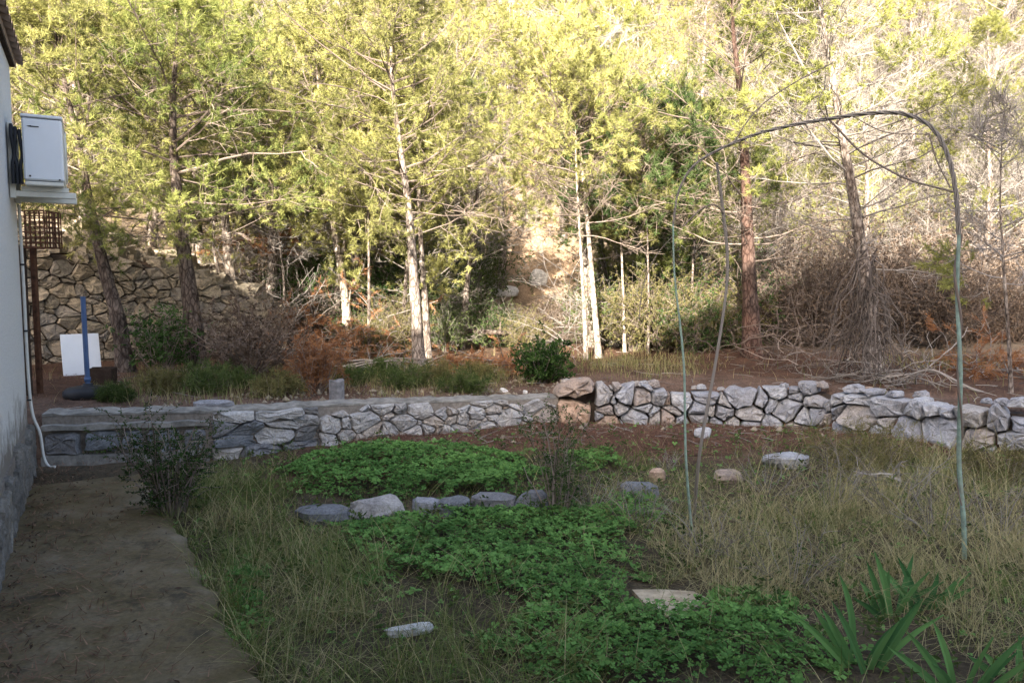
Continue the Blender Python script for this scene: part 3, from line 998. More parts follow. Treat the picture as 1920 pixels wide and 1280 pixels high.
front((1124, 668), [(1113, 560), (1100, 400), (1092, 320), (1084, 250)], .066, 5.28, 10, 'bark_pale', 'stouter right one of two white sunlit trunks right of the gully', Y=11.7, lo=0.44, nb=46, blen=1.5, dead_to=.25)
front((1172, 640), [(1168, 540), (1163, 420), (1160, 330)], .035, 4.36, 11, 'bark_pale', 'thin pale sapling trunk right of the two white trunks', Y=12.2, lo=0.51, nb=26, blen=.9)
front((1412, 668), [(1407, 560), (1402, 440), (1398, 330), (1392, 230)], .165, 5.88, 12, 'bark_red', 'stout red-barked pine behind the boulder wall left of the dead-branch heap', lo=0.26, nb=60, blen=1.5, live=.42, dead_to=.4, ndl='needle_dk', twig='twig_dk')
front((1636, 694), [(1632, 600), (1615, 470), (1600, 370), (1582, 270), (1562, 150)], .125, 5.58, 13, 'bark_grey', 'crooked pale pine rising above the heap of dead branches', lo=0.26, nb=70, blen=1.25, live=.45, dead_to=.5, ndl='needle_sp', twig='twig', outer=.6)
front((1898, 738), [(1892, 650), (1886, 560), (1880, 470)], .025, 3.3, 14, 'bark_grey', 'thin bare sapling at the right edge behind the boulder wall', lo=0.38, nb=26, blen=.6, live=.12, twig='twig_pale', ndl='needle_sp')
front((1300, 640), [(1298, 540), (1302, 430), (1300, 330)], .04, 4.21, 15, 'bark_grey', 'thin grey trunk behind the arch between white trunks and red pine', Y=12.4, lo=0.38, nb=30, blen=1.2, ndl='needle_dk', live=.7)
front((1215, 650), [(1216, 560), (1214, 440), (1212, 330)], .03, 3.91, 16, 'bark_grey', 'thin young pine left of the arch with shade painted into its needles', Y=11.9, lo=.56, nb=50, blen=1.25, ndl='needle_deep')
front((530, 600), [(533, 540), (526, 470), (520, 420)], .03, 3.6, 17, 'bark_pale', 'thin white dead trunk in the tangle of bare branches', Y=12.6, lo=0.32, nb=30, blen=.9, live=.15, twig='twig_pale')

# ------------------------------------------------------------------ shrubs and brush
def shrub_parts(seed, h, rad, stems, nl, L, w, twist=.18, upright=1.0, base_r=.08, leaf_from=.3, n2=5, thick=.008, droop=.0):
    r = np.random.default_rng(seed)
    az = r.uniform(0, 6.28, stems)
    out = r.uniform(0, 1, stems) ** .6
    S = np.stack([np.cos(az) * base_r * r.uniform(0, 1, stems), np.sin(az) * base_r * r.uniform(0, 1, stems), np.full(stems, -.03)], 1)
    tgt = np.stack([np.cos(az) * rad * out, np.sin(az) * rad * out, h * r.uniform(.55, 1.0, stems) * np.sqrt(np.clip(1.05 - out ** 2 * .7, .1, 1)) * upright], 1)
    L1 = np.linalg.norm(tgt - S, axis=1)
    P1 = grow(S, nrm(tgt - S), L1, 6, r, twist * .6, 0)
    tw = [tubes(P1, thick * np.linspace(1, .35, 6)[None] * r.uniform(.6, 1.2, (stems, 1)), 4, r.uniform(0, 1, stems))]
    t2 = r.uniform(.25, 1, (stems, n2)); t2[:, 0] = 1
    S2, d2 = along(P1, t2)
    D2 = nrm(d2 * .6 + nrm(r.normal(0, 1, (stems, n2, 3))) * .9).reshape(-1, 3)
    Ls = np.repeat(L1, n2) * .33 * r.uniform(.5, 1.2, stems * n2)
    P2 = grow(S2.reshape(-1, 3), D2, Ls, 4, r, twist, -droop)
    tw.append(tubes(P2, thick * .38 * np.linspace(1, .5, 4)[None] * np.ones((len(P2), 1)), 3, r.uniform(0, 1, len(P2))))
    lf = []
    if nl:
        t3 = r.uniform(leaf_from, 1, (len(P2), nl))
        C, d = along(P2, t3)
        clump = np.repeat(r.uniform(.1, .9, len(P2)), nl)
        dd = nrm(d * .4 + r.normal(0, .7, d.shape)).reshape(-1, 3)
        lf.append(leaves_at(C.reshape(-1, 3), dd, L, w, clump, r, droop))
    return tw, lf

def shrub(name, loc, seed, label, leaf, twig='twig_dk', group=None, cat='shrub', leafname='foliage', **kw):
    tw, lf = shrub_parts(seed, **kw)
    e = empty(name, loc)
    obj('stems', tw, M[twig], e)
    if lf: obj(leafname, lf, M[leaf], e)
    tag(e, label, cat, group)
    return e

def at(px, py): return Gt(px, py)

shrub('shrub', G(322, 968), 301, 'dark upright shrub with bare forked stems where the path meets the wall', 'leaf_dk', 'twig_dk', h=.80, rad=.24, stems=34, nl=34, L=.020, w=.008, n2=9, leaf_from=.1, thick=.009)
shrub('shrub', G(1040, 965), 302, 'thin wispy green shrub between the clover beds and the red soil', 'leaf_dk', 'twig_dk', h=.78, rad=.2, stems=16, nl=22, L=.024, w=.008, n2=8, leaf_from=.1, thick=.006)
shrub('shrub', at(1020, 720), 303, 'round dark green bush on the terrace by the end of the cement cap', 'leaf_dk', h=.62, rad=.36, stems=44, nl=22, L=.045, w=.024, n2=7, leaf_from=.1)
shrub('shrub', at(590, 735), 304, 'tan feathery dry bush beside the grey stump', 'needle_dead', 'twig_dk', h=.55, rad=.38, stems=40, nl=24, L=.05, w=.006, n2=7, leaf_from=.1)
shrub('shrub', at(470, 705), 305, 'dark bush filling the shade right of the thick dark pine', 'leaf_br', 'twig_dk', h=1.0, rad=.75, stems=50, nl=14, L=.05, w=.02, n2=7)
shrub('shrub', at(300, 700), 306, 'dark leafless thicket at the foot of the tall wall between two pines', 'leaf_dk', 'twig_dk', h=.85, rad=.5, stems=44, nl=12, L=.05, w=.02, n2=7)
# low green weeds on the terrace
for i, (px, py, s_) in enumerate([(300, 735, .25), (390, 735, .3), (440, 725, .22), (520, 740, .22), (660, 720, .2), (760, 728, .28), (820, 722, .3), (870, 735, .26), (720, 705, .22), (900, 715, .22), (215, 752, .16)]):
    where = ['left of the thick pine on the terrace', 'in front of the thick pine on the terrace', 'right of the thick pine on the terrace', 'left of the tan dry bush on the terrace',
             'right of the grey stump', 'left of the middle pine foot', 'right of the middle pine foot', 'above the middle of the cement cap', 'between the lying poles and the middle pine', 'far right towards the round bush', 'beside the black round base'][i]
    shrub('weed_clump', at(px, py), 320 + i, 'low green weed clump ' + where, 'leaf_md' if i % 3 else 'leaf_ol', 'twig_dk', 'weeds on the terrace', 'weed', h=s_, rad=s_ * 1.25, stems=30, nl=18, L=.075, w=.007, n2=5, leaf_from=.05, thick=.003, twist=.3)

# bare grey scrub on the right-hand slope
SC = []
for i in range(2):
    a, b = shrub_parts(440 + i, h=2.6, rad=1.5, stems=70, nl=3, L=.05, w=.016, n2=14, twist=.3, thick=.012, droop=-.01)
    SC.append((mesh_from('scrub_stems', a, M['twig_pale']), mesh_from('scrub_leaves', b, M['leaf_ol'])))
scr = []
for t in range(3000):
    y = 13.8 + 15 * r.uniform(); x = r.uniform(.24, .80) * y
    if any((a - x) ** 2 + (b - y) ** 2 < 1.7 ** 2 for a, b in scr): continue
    scr.append((x, y))
    if len(scr) >= 46: break
SCRUB = []
for x, y in scr:
    e = empty('bare_scrub', (x, y, hz(x, y)), r.uniform(0, 6)); q = r.uniform(.7, 1.15); e.scale = (q, q, q)
    k = int(r.integers(0, 2)); obj('stems', SC[k][0], None, e); obj('foliage', SC[k][1], None, e)
    tag(e, 'scrub', 'shrub', 'bare grey scrub on the right-hand slope'); SCRUB.append(e)

# thickets behind the pines
_k = 0
BR = []
for i, (lf, tw, nl) in enumerate([('leaf_br', 'twig_dk', 7), ('leaf_br', 'twig_vdk', 7), ('leaf_md', 'twig', 16), ('leaf_ol', 'twig_dk', 16), ('leaf_dk', 'twig_dk', 18)]):  # darker leaf and twig tones hold painted understory shade
    a, b = shrub_parts(400 + i, h=1.6, rad=1.0, stems=64, nl=nl, L=.05, w=.02, n2=11, twist=.34, thick=.009, droop=.03)
    BR.append((mesh_from('thicket_stems', a, M[tw]), mesh_from('thicket_leaves', b, M[lf])))
def thicket(v, loc, sc, rz, label, group, szz=1.0):
    e = empty('thicket', loc, rz); e.scale = (sc, sc, sc * szz)
    obj('stems', BR[v][0], None, e); obj('foliage', BR[v][1], None, e)
    tag(e, label, 'shrub', group)
for px, py, Y, v, sc in [(1470, 640, 12.5, 0, 1.1), (1540, 640, 12.0, 1, 1.2), (1580, 620, 13.2, 0, 1.4), (1700, 650, 12.0, 0, 1.2), (1760, 660, 11.4, 1, 1.1), (1820, 640, 12.6, 0, 1.3), (1900, 630, 12.0, 0, 1.1),
                         (1660, 600, 14, 1, 1.5), (1780, 590, 14.5, 0, 1.6), (1900, 580, 14.5, 1, 1.6), (1480, 600, 14.5, 0, 1.6)]:
    p = D(px, py, Y); thicket(v, (p[0], p[1], hz(p[0], p[1])), sc, r.uniform(0, 6), 'dry brown bramble thicket under the right-hand pines', 'brown thickets right of the red pine')
for px, Y, v, sc in [(1190, 12.6, 3, .9), (1240, 12.2, 3, .8), (1290, 12.0, 4, .7), (1340, 12.5, 3, .9), (1150, 13.2, 2, .9), (1370, 13.2, 4, 1.1), (1230, 14.5, 2, 1.3), (1310, 15.0, 3, 1.4), (1160, 15.2, 3, 1.1)]:
    p = D(px, 640, Y); thicket(v, (p[0], p[1], hz(p[0], p[1])), sc, r.uniform(0, 6), 'olive green thicket between the white trunks and the red pine', 'olive thickets behind the arch')
for px, Y, v, sc in [(470, 13.4, 1, .8), (560, 13.3, 4, .75), (610, 13.0, 1, .7), (680, 13.0, 4, .7), (740, 13.2, 1, .6), (850, 15.5, 2, 1.3), (800, 14.6, 2, 1.0), (730, 14.0, 4, 1.0), (700, 15.3, 2, 1.4), (610, 14.2, 4, 1.0), (880, 17.5, 2, 1.3), (640, 15.5, 3, 1.2), (760, 12.6, 3, .6), (720, 11.8, 3, .55), (835, 12.8, 2, .6)]:  # dark front ones added to stand in for shade between the trunks
    p = D(px, 640, Y); thicket(v, (p[0], p[1], hz(p[0], p[1])), sc, r.uniform(0, 6), 'thicket in the shade left of the gully behind the middle pine', 'green thickets left of the gully')
for px, Y, v, sc in [(910, 13.5, 4, .55), (950, 14.0, 2, .55), (985, 13.0, 3, .5), (890, 15.0, 4, .6), (1030, 13.5, 0, .6)]:
    p = D(px, 640, Y); thicket(v, (p[0], p[1], hz(p[0], p[1])), sc, r.uniform(0, 6), 'low green undergrowth mound in the mouth of the gully', 'undergrowth in the gully mouth')

def brush(name, label, loc, seed, n, L, rad, h, twig, leaf=None, cat='branch heap', dirv=None, group=None, thick=.010, nl=10, wig=.16, lw=.006, ll=.07, leafname='dead_needles'):
    """a heap of cut or fallen branches"""
    r = np.random.default_rng(seed)
    S = np.stack([r.normal(0, rad * .5, n), r.normal(0, rad * .35, n), np.abs(r.normal(0, h * .4, n))], 1)
    d = r.normal(0, 1, (n, 3)); d[:, 2] = np.abs(d[:, 2]) * .35
    if dirv is not None: d = d * .35 + np.asarray(dirv)
    L1 = L * r.uniform(.5, 1.1, n)
    P1 = grow(S, nrm(d), L1, 7, r, wig, -.04)
    P1[..., 2] = np.maximum(P1[..., 2], .01)
    tw = [tubes(P1, thick * np.linspace(1, .3, 7)[None] * r.uniform(.5, 1.2, (n, 1)), 4, r.uniform(0, 1, n))]
    n2 = 6
    t2 = r.uniform(.2, 1, (n, n2))
    S2, d2 = along(P1, t2)
    D2 = nrm(d2 * .7 + nrm(r.normal(0, 1, (n, n2, 3))) * .8).reshape(-1, 3)
    P2 = grow(S2.reshape(-1, 3), D2, np.repeat(L1, n2) * .35 * r.uniform(.4, 1.2, n * n2), 5, r, wig * 1.4, -.05)
    P2[..., 2] = np.maximum(P2[..., 2], .01)
    tw.append(tubes(P2, thick * .45 * np.linspace(1, .4, 5)[None] * np.ones((len(P2), 1)), 3, r.uniform(0, 1, len(P2))))
    e = empty(name, loc)
    obj('branches', tw, M[twig], e)
    if leaf:
        C, dd = along(P2, r.uniform(.3, 1, (len(P2), nl)))
        obj(leafname, [needles_at(C.reshape(-1, 3), dd.reshape(-1, 3), 5, ll, lw, .6, np.repeat(r.uniform(.1, .9, len(P2)), nl), r)], M[leaf], e)
    tag(e, label, cat, group)

brush('brush_heap', 'heap of cut pine branches with rust-brown needles left of the middle pine', at(640, 665), 501, 46, 1.3, .9, .55, 'twig', 'needle_dead')
brush('brush_heap', 'rust-brown dead pine branches hanging above the bare tangle', D(560, 480, 13.6), 502, 40, 1.2, .9, .7, 'twig_dk', 'needle_dead')
brush('brush_heap', 'brown needle branches at the foot of the tangle beside the thick pine', at(560, 640), 503, 30, .9, .6, .4, 'twig_dk', 'needle_dead')
brush('brush_heap', 'long bare poles lying in a bundle beside the thin young pine', at(650, 690), 504, 12, 1.3, .3, .12, 'twig', None, dirv=(1, -.1, .02), wig=.03, thick=.016)
brush('brush_heap', 'tangle of bleached bare branches right of the pale sunlit pine', at(520, 640), 505, 34, 1.5, .5, .5, 'twig_pale', None, dirv=(.1, -.1, .7), wig=.26, thick=.010)
brush('brush_heap', 'bleached bare branches sprawling left of the two white trunks', D(1080, 660, 11.6) * (1, 1, 0) + (0, 0, .42), 506, 16, 1.5, .35, 1.0, 'twig_pale', None, dirv=(-.45, -.1, .25), wig=.14, thick=.0055)
brush('brush_heap', 'low sunlit dead branches lying at the far right of the terrace', at(1860, 700), 507, 26, .9, .5, .12, 'twig_pale', 'needle_dead')
brush('brush_heap', 'orange-brown dead twigs in the sun between the middle pine and round bush', at(900, 695), 508, 34, .7, .5, .15, 'twig', 'needle_dead')

brush('brush_heap', 'tangled grey dead branches sprawled before the tent-shaped heap', at(1640, 718), 509, 26, 1.0, .6, .25, 'twig', None, thick=.009, wig=.22)
brush('brush_heap', 'dark dead brush between the red pine and the tent-shaped heap', at(1510, 690), 510, 40, 1.1, .8, .5, 'twig_dk', None, thick=.009, wig=.24)
brush('brush_heap', 'dark dead brush under the pines right of the tall stone wall', at(430, 668), 511, 44, 1.2, .8, .6, 'twig_dk', None, thick=.010, wig=.24)

# weeping heap of dead branches hanging round the crooked pine
def weeping():
    b = at(1625, 712); r = np.random.default_rng(77)
    n = 46
    az = r.uniform(0, 6.28, n); h = r.uniform(.5, 1.5, n); rr = r.uniform(.12, .62, n) * (2.0 - h) / 1.1
    P = []
    for t in np.linspace(0, 1, 8):
        rad = .06 + rr * t ** 1.1
        P.append(np.stack([np.cos(az) * rad, np.sin(az) * rad, h * (1 - t ** 1.5) + .02], 1))
    P = np.stack(P, 1); P[:, 1:] += np.cumsum(r.normal(0, .05, (n, 7, 3)), 1)
    P[..., 2] = np.maximum(P[..., 2], .01)
    tw = [tubes(P, .010 * np.linspace(1, .35, 8)[None] * r.uniform(.5, 1.3, (n, 1)), 4, r.uniform(0, 1, n))]
    S2, d2 = along(P, r.uniform(.2, 1, (n, 7)))
    P2 = grow(S2.reshape(-1, 3), nrm(d2 + r.normal(0, .6, d2.shape)).reshape(-1, 3), r.uniform(.15, .5, n * 7), 5, r, .25, -.12)
    P2[..., 2] = np.maximum(P2[..., 2], .01)
    tw.append(tubes(P2, .004 * np.linspace(1, .5, 5)[None] * np.ones((len(P2), 1)), 3, r.uniform(0, 1, len(P2))))
    e = empty('branch_heap', (b[0], b[1], b[2])); obj('branches', tw, M['twig_vdk'], e)
    tag(e, 'tent-shaped heap of grey dead branches around the foot of the crooked pine', 'branch heap')
weeping()

def stick(name, pts, r0, mat, label, twigs=0, seed=1, cat='branch', sides=6):
    P = spline(np.array(pts), 5)
    e = empty(name, P[0])
    rad = r0 * np.linspace(1, .4, len(P))
    obj('stem', [tubes(P - P[0], rad, sides, .6)], M[mat], e, True)
    if twigs:
        r = np.random.default_rng(seed)
        S2, d2 = along(P[None] - P[0], r.uniform(.2, 1, (1, twigs)))
        L = np.linalg.norm(P[-1] - P[0]) * .2
        P2 = grow(S2[0], nrm(d2[0] * .8 + r.normal(0, .5, (twigs, 3))), L * r.uniform(.4, 1.3, twigs), 5, r, .15)
        for q in P2: obj('twig', [tubes(q, r0 * .35 * np.linspace(1, .4, 5), 4, r.uniform(0, 1))], M[mat], e)
    tag(e, label, cat)
    return e
stick('fallen_branch', [D(1900, 752, 7.1), D(1820, 728, 7.4), D(1750, 694, 7.6), D(1705, 702, 7.7), D(1660, 705, 7.8)], .018, 'twig', 'long fallen grey branch lying across the top of the boulder wall', 7, 4)
stick('fallen_log', [D(835, 622, 13.2), D(880, 621, 13.1), D(960, 625, 12.9)], .085, 'bark_dark', 'dark fallen log lying across the gully mouth', 4, 5, 'log', 8)

# ------------------------------------------------------------------ rocks
def rock(name, loc, size, seed, mat, label, cat='rock', rz=0.0, sub=10, flat=.7):
    r = np.random.default_rng(seed)
    U, Vv = np.meshgrid(np.linspace(0, 2 * np.pi, sub + 1)[:-1], np.linspace(-1, 1, 7)[1:-1])
    z = np.sin(Vv * np.pi / 2); c = np.cos(Vv * np.pi / 2)
    P = np.stack([c * np.cos(U), c * np.sin(U), z], -1).reshape(-1, 3)
    P = np.vstack([P, [[0, 0, -1]], [[0, 0, 1]]])
    P = np.sign(P) * np.abs(P) ** .62
    for k in range(7):
        n = nrm(r.normal(0, 1, (1, 3)))[0]; dd = r.uniform(.62, .95)
        t = P @ n
        P = P - np.outer(np.maximum(t - dd, 0) * .9, n)
    P += r.normal(0, .035, P.shape)
    f = []
    for i in range(4):
        for j in range(sub):
            a, b = i * sub + j, i * sub + (j + 1) % sub
            f += [[a, b, b + sub], [a, b + sub, a + sub]]
    m = len(P)
    f += [[(j + 1) % sub, j, m - 2] for j in range(sub)] + [[4 * sub + j, 4 * sub + (j + 1) % sub, m - 1] for j in range(sub)]
    P = P * np.asarray(size) / 2
    ca, sa = math.cos(rz), math.sin(rz)
    P = P @ np.array([[ca, sa, 0], [-sa, ca, 0], [0, 0, 1]])
    o = obj(name, [(P, np.array(f))], M[mat], None, False, loc)
    tag(o, label, cat)
    return o

def rock_px(px, py, w, h, seed, mat, label, d=None, rz=0.0, sink=.25, cat='rock'):
    b = Gt(px, py)
    return rock('rock', (b[0], b[1] + w * .2, b[2] + h * (.5 - sink)), (w, d or w * .6, h), seed, mat, label, cat, rz)
rock_px(600, 985, .42, .14, 1, 'stone_d', 'flat grey slab, leftmost edging stone of the clover bed', rz=.1)
rock_px(706, 985, .42, .24, 2, 'stone', 'largest rounded grey edging stone of the clover bed')
rock_px(800, 968, .22, .18, 3, 'stone', 'pale pointed edging stone right of the largest edging stone')
rock_px(845, 970, .28, .18, 4, 'stone_d', 'mottled grey edging stone in the middle of the row')
rock_px(925, 962, .36, .16, 5, 'stone_d', 'long low edging stone half hidden by clover')
rock_px(995, 962, .26, .20, 6, 'stone_d', 'dark rounded edging stone at the right end of the row')
rock_px(1200, 940, .30, .17, 7, 'stone_d', 'bluish grey stone below the ochre block in the dry grass')
rock_px(1233, 905, .15, .15, 8, 'stone_o', 'small ochre stone block with a rust-red side', rz=.5)
rock_px(1368, 908, .24, .14, 9, 'stone', 'pale grey stone in the dry grass right of the arch leg')
rock_px(1480, 880, .40, .16, 10, 'stone', 'long pale stone at the upper edge of the dry grass')
rock_px(1320, 822, .19, .15, 11, 'stone', 'single grey stone lying on the red soil before the boulder wall')
rock_px(395, 778, .42, .12, 12, 'stone', 'flat grey stone lying on the cap behind the dark shrub', sink=.1)
rock_px(945, 737, .10, .08, 13, 'rock_lt', 'small white stone on the terrace edge', sink=.2)
rock_px(985, 738, .06, .05, 14, 'rock_lt', 'tiny white stone right of the small white terrace stone', sink=.2)
rock_px(1440, 790, .16, .12, 15, 'stone', 'small stone fallen at the foot of the boulder wall')
rock_px(760, 1198, .26, .06, 16, 'rock_lt', 'narrow pale stone strip sunk in the long grass', d=.07, rz=.25, sink=.2)
# outcrops on the hillside
for i, (px, py, w, h, lab) in enumerate([(1010, 540, .55, .7, 'pale sunlit rock face above the gully'), (935, 552, 1.0, .35, 'low pale ledge on the left of the gully bank'),
                                          (1075, 572, .8, .4, 'tan rock shoulder right of the gully bank'), (1240, 540, .9, .7, 'pale limestone block behind the olive thickets')]):
    b = Gt(px, py)
    rock('rock_outcrop', (b[0], b[1] + .2, b[2] + h * .2), (w, w * .7, h), 60 + i, 'rock_lt' if i != 2 else 'stone_t', lab, 'rock', .3 * i, 12)
for i, (px, py, Y, w, h, lab) in enumerate([(955, 120, 31, 2.6, 3.6, 'white limestone crag high on the hillside above the gully'), (1260, 285, 26, 1.6, 1.8, 'white limestone crag at mid height right of the gully'),
                                             (580, 440, 15.5, 1.6, .9, 'pale blue-grey boulder above the rust-brown branches'), (1570, 150, 24, 1.0, 1.8, 'white limestone crag behind the crooked pine')]):
    p = D(px, py, Y)
    zz = hz(p[0], p[1])
    rock('rock_outcrop', (p[0], p[1], max(p[2], zz) if p[2] - zz < 1.5 else zz + h * .3), (w, w * .8, h), 70 + i, 'rock_lt', lab, 'rock', .5 * i, 12)

def slab():
    b = G(1255, 1120, .03)
    pts = [G(x, y, .0)[:2] for x, y in [(1185, 1103), (1215, 1135), (1262, 1158), (1290, 1146), (1328, 1118), (1300, 1106), (1240, 1100)]]
    P = np.array(pts); n = len(P)
    z0 = hz(b[0], b[1])
    V = np.vstack([np.c_[P, np.full(n, z0 + .03) + rng.normal(0, .003, n)], np.c_[P * 1.0, np.full(n, z0 - .03)], [[*P.mean(0), z0 + .032]]])
    f = [[i, (i + 1) % n, 2 * n] for i in range(n)]; g = [[i, n + i, n + (i + 1) % n, (i + 1) % n] for i in range(n)]
    tag(obj('broken_slab', [(V, np.array(f)), (V, np.array(g))], M['beige']), 'broken beige stone slab lying among the clover', 'slab')
slab()

#PART3
# ------------------------------------------------------------------ air conditioner and fittings on the house corner
def air_conditioner():
    e = empty('air_conditioner', H(-.4, .2, 2.5)); off = -np.array(e.location)
    tag(e, 'white outdoor air conditioner unit hung on the house corner above the path', 'air conditioner')
    def P(n, p, m, par=e, sm_=False):
        o = obj(n, p, M[m], par, sm_); o.location = off if par is e else (0, 0, 0); return o
    s0, s1, w0, w1, z0, z1 = AC
    sc, wc, zc = (s0 + s1) / 2, (w0 + w1) / 2, (z0 + z1) / 2
    P('casing', box(H(sc, wc, zc), (s1 - s0, w1 - w0, z1 - z0 - .02), HAX, .012), 'white')
    P('top_cover', box(H(sc, wc, z1 + .006), (s1 - s0 + .012, w1 - w0 + .012, .022), HAX, .006), 'white')
    P('base_pan', box(H(sc, wc, z0 - .012), (s1 - s0 - .01, w1 - w0 - .01, .03), HAX, .005), 'cream')
    for q in (s0 + .12, s1 - .12):
        P('foot', box(H(q, wc, z0 - .045), (.05, w1 - w0 + .05, .034), HAX), 'cream')
    # fan grille on the garden side
    g = P('fan_grille', [tubes(np.array([H(s1 - .3 + math.cos(a) * R_, w1 + .012, zc + math.sin(a) * R_) for a in np.linspace(0, 2 * math.pi, 25)]), np.full(25, .004), 5) for R_ in (.05, .09, .13, .17, .2)], 'cream')
    for a in np.arange(8) * math.pi / 4:
        P('spoke', [tubes(np.array([H(s1 - .3, w1 + .014, zc) , H(s1 - .3 + math.cos(a) * .2, w1 + .014, zc + math.sin(a) * .2)]), np.full(2, .004), 5)], 'cream')
    # handle recess and mark on the side panel
    P('brand_mark', [(np.array([H(s0 - .004, w0 + .030, z1 - .072), H(s0 - .004, w0 + .062, z1 - .066), H(s0 - .004, w0 + .062, z1 - .079)]), np.array([[0, 1, 2]])),
                     *box(H(s0 - .002, w0 + .085, z1 - .073), (.004, .05, .007), HAX)], 'black')
    for dz, w in ((.02, w1 - .03), (.04, w0 + .04)):
        P('screw', box(H(s0 - .003, w, z0 + dz), (.006, .012, .012), HAX), 'black')
    # insulated pipes between unit and wall
    for k in range(3):
        a = -.025 + .026 * k
        pts = [H(s0 + .06, a, z1 - .06 - .02 * k), H(s0 + .03, a, z1 - .14), H(s0 + .04, a + .012 * (-1) ** k, z1 - .28), H(s0 + .03, a, z0 + .12), H(s0 + .04, a, z0 - .02)]
        P('pipe', tube1(pts, .013, 7, 5), 'black', sm_=True)
    b = empty('wall_bracket', H(-.4, .1, z0 - .1)); off2 = -np.array(b.location)
    tag(b, 'cream steel wall bracket carrying the air conditioner', 'bracket')
    for k, q in enumerate((s0 + .12, s1 - .12)):
        for nm, c, sz in (('arm', H(q, (w0 + w1) / 2 - .0, z0 - .085), (.045, w1 + .10, .045)), ('upright', H(q, -.035, z0 + .16), (.05, .04, .56))):
            o = obj(nm, box(c, sz, HAX, .004), M['cream'], b); o.location = off2
        o = obj('end_cap', box(H(q, w1 + .055, z0 - .085), (.036, .02, .034), HAX), M['black'], b); o.location = off2
    o = obj('rail', box(H(sc, -.022, z0 + .40), (s1 - s0 - .1, .018, .05), HAX, .003), M['cream'], b); o.location = off2
    # condensate hose down the corner
    h = empty('drain_hose', H(-.03, 0, 0)); off3 = -np.array(h.location)
    tag(h, 'pale hose running down the house corner and onto the path', 'hose')
    pts = [H(-.05, -.04, z0 - .12), H(-.05, -.035, 1.6), H(-.05, -.035, .9), H(-.06, -.02, .52), H(-.10, .03, .34), H(-.12, .05, .14), H(-.16, .085, .062), H(-.2, .13, .062)]
    o = obj('hose', tube1(pts, .012, 8, 6), M['pvc'], h, True); o.location = off3
    for z in (1.75, 1.2, .62):
        o = obj('clip', box(H(-.05, -.035, z), (.035, .03, .014), HAX), M['black'], h); o.location = off3
AC = (-.72, -.04, .045, .305, 2.36, 2.84)
air_conditioner()

def lattice():
    b = Gt(50, 742)
    Yp = b[1]
    e = empty('lattice_post', b); off = -b
    tag(e, 'rusty open lattice basket on a dark post behind the house corner', 'lattice')
    def P(n, p, m, sm_=False):
        o = obj(n, p, M[m], e, sm_); o.location = off
    t = D(42, 470, Yp)
    P('post', box((b + t) / 2, (.075, .06, t[2] - b[2] + .1), None, .006), 'wood_dark')
    P('post', box((b + t) / 2 + (.06, .1, 0), (.05, .05, t[2] - b[2] + .1), None, .006), 'rust')
    x0, x1 = D(22, 430, Yp)[0], D(86, 430, Yp)[0]
    z0, z1 = D(50, 464, Yp)[2], D(50, 396, Yp)[2]
    for dy in (-.02, .22):
        for k, x in enumerate(np.linspace(x0, x1, 8)):
            P('bar', box(np.array([x, Yp + dy, (z0 + z1) / 2]), (.012, .008, z1 - z0), None), 'rust')
        for z in np.linspace(z0, z1, 8):
            P('bar', box(np.array([(x0 + x1) / 2, Yp + dy - .0085, z]), (x1 - x0 + .012, .008, .012), None), 'rust')
    for z in np.linspace(z0, z1, 8):
        P('bar', box(np.array([x1 + .013, Yp + .1, z]), (.008, .232, .012), None), 'rust')
    for y in np.linspace(Yp - .02, Yp + .22, 6):
        P('bar', box(np.array([x1 + .0215, y, (z0 + z1) / 2]), (.008, .012, z1 - z0), None), 'rust')
lattice()

def blue_stand():
    b = Gt(153, 748); b[1] += .12; b[2] = hz(b[0], b[1])
    e = empty('pole_stand', b)
    tag(e, 'blue upright pole in a black round weighted base on the terrace', 'pole stand')
    prof = [(0, .0), (.225, .0), (.24, .03), (.235, .075), (.20, .105), (.12, .122), (.045, .128), (.045, .15), (.028, .15)]
    o = obj('base', lathe(prof, (0, 0, -.01), 28), M['black'], e, True); o.scale = (1.0, .8, 1)
    top = D(153, 556, b[1])[2] - b[2]
    obj('pole', tube1([(0, 0, .1), (-.005, 0, top * .5), (-.01, .0, top)], .024, 12, 2), M['blue'], e, True)
    obj('collar', lathe([(.024, .16), (.031, .163), (.031, .20), (.024, .203)], (0, 0, 0), 14), M['blue'], e, True)
blue_stand()

def board():
    p0, p1 = G(119, 705, .47), G(191, 700, .47)
    w = np.linalg.norm(p1 - p0); ax0 = (p1 - p0) / w
    back = np.array([-ax0[1], ax0[0], 0.])
    up = nrm((UP + back * .22)[None])[0]
    nn = np.cross(ax0, up)
    o = obj('white_board', box((p0 + p1) / 2 + up * .25, (w, .52, .022), np.array([ax0, up, nn]), .003), M['white'])
    tag(o, 'plain white board leaning upright behind the blue pole', 'board')
    c = Gt(192, 722)
    e = empty('planter_box', c, .2)
    tag(e, 'small dark wooden box on the ground behind the black round base', 'box')
    for nm, ce, sz in (('side', (0, -.10, .1), (.26, .018, .2)), ('side', (0, .10, .1), (.26, .018, .2)), ('end', (-.121, 0, .1), (.018, .18, .19)), ('end', (.121, 0, .1), (.018, .18, .19)), ('bottom', (0, 0, .02), (.22, .18, .015))):
        obj(nm, box(ce, sz, None, .003), M['wood_dark'], e)
board()

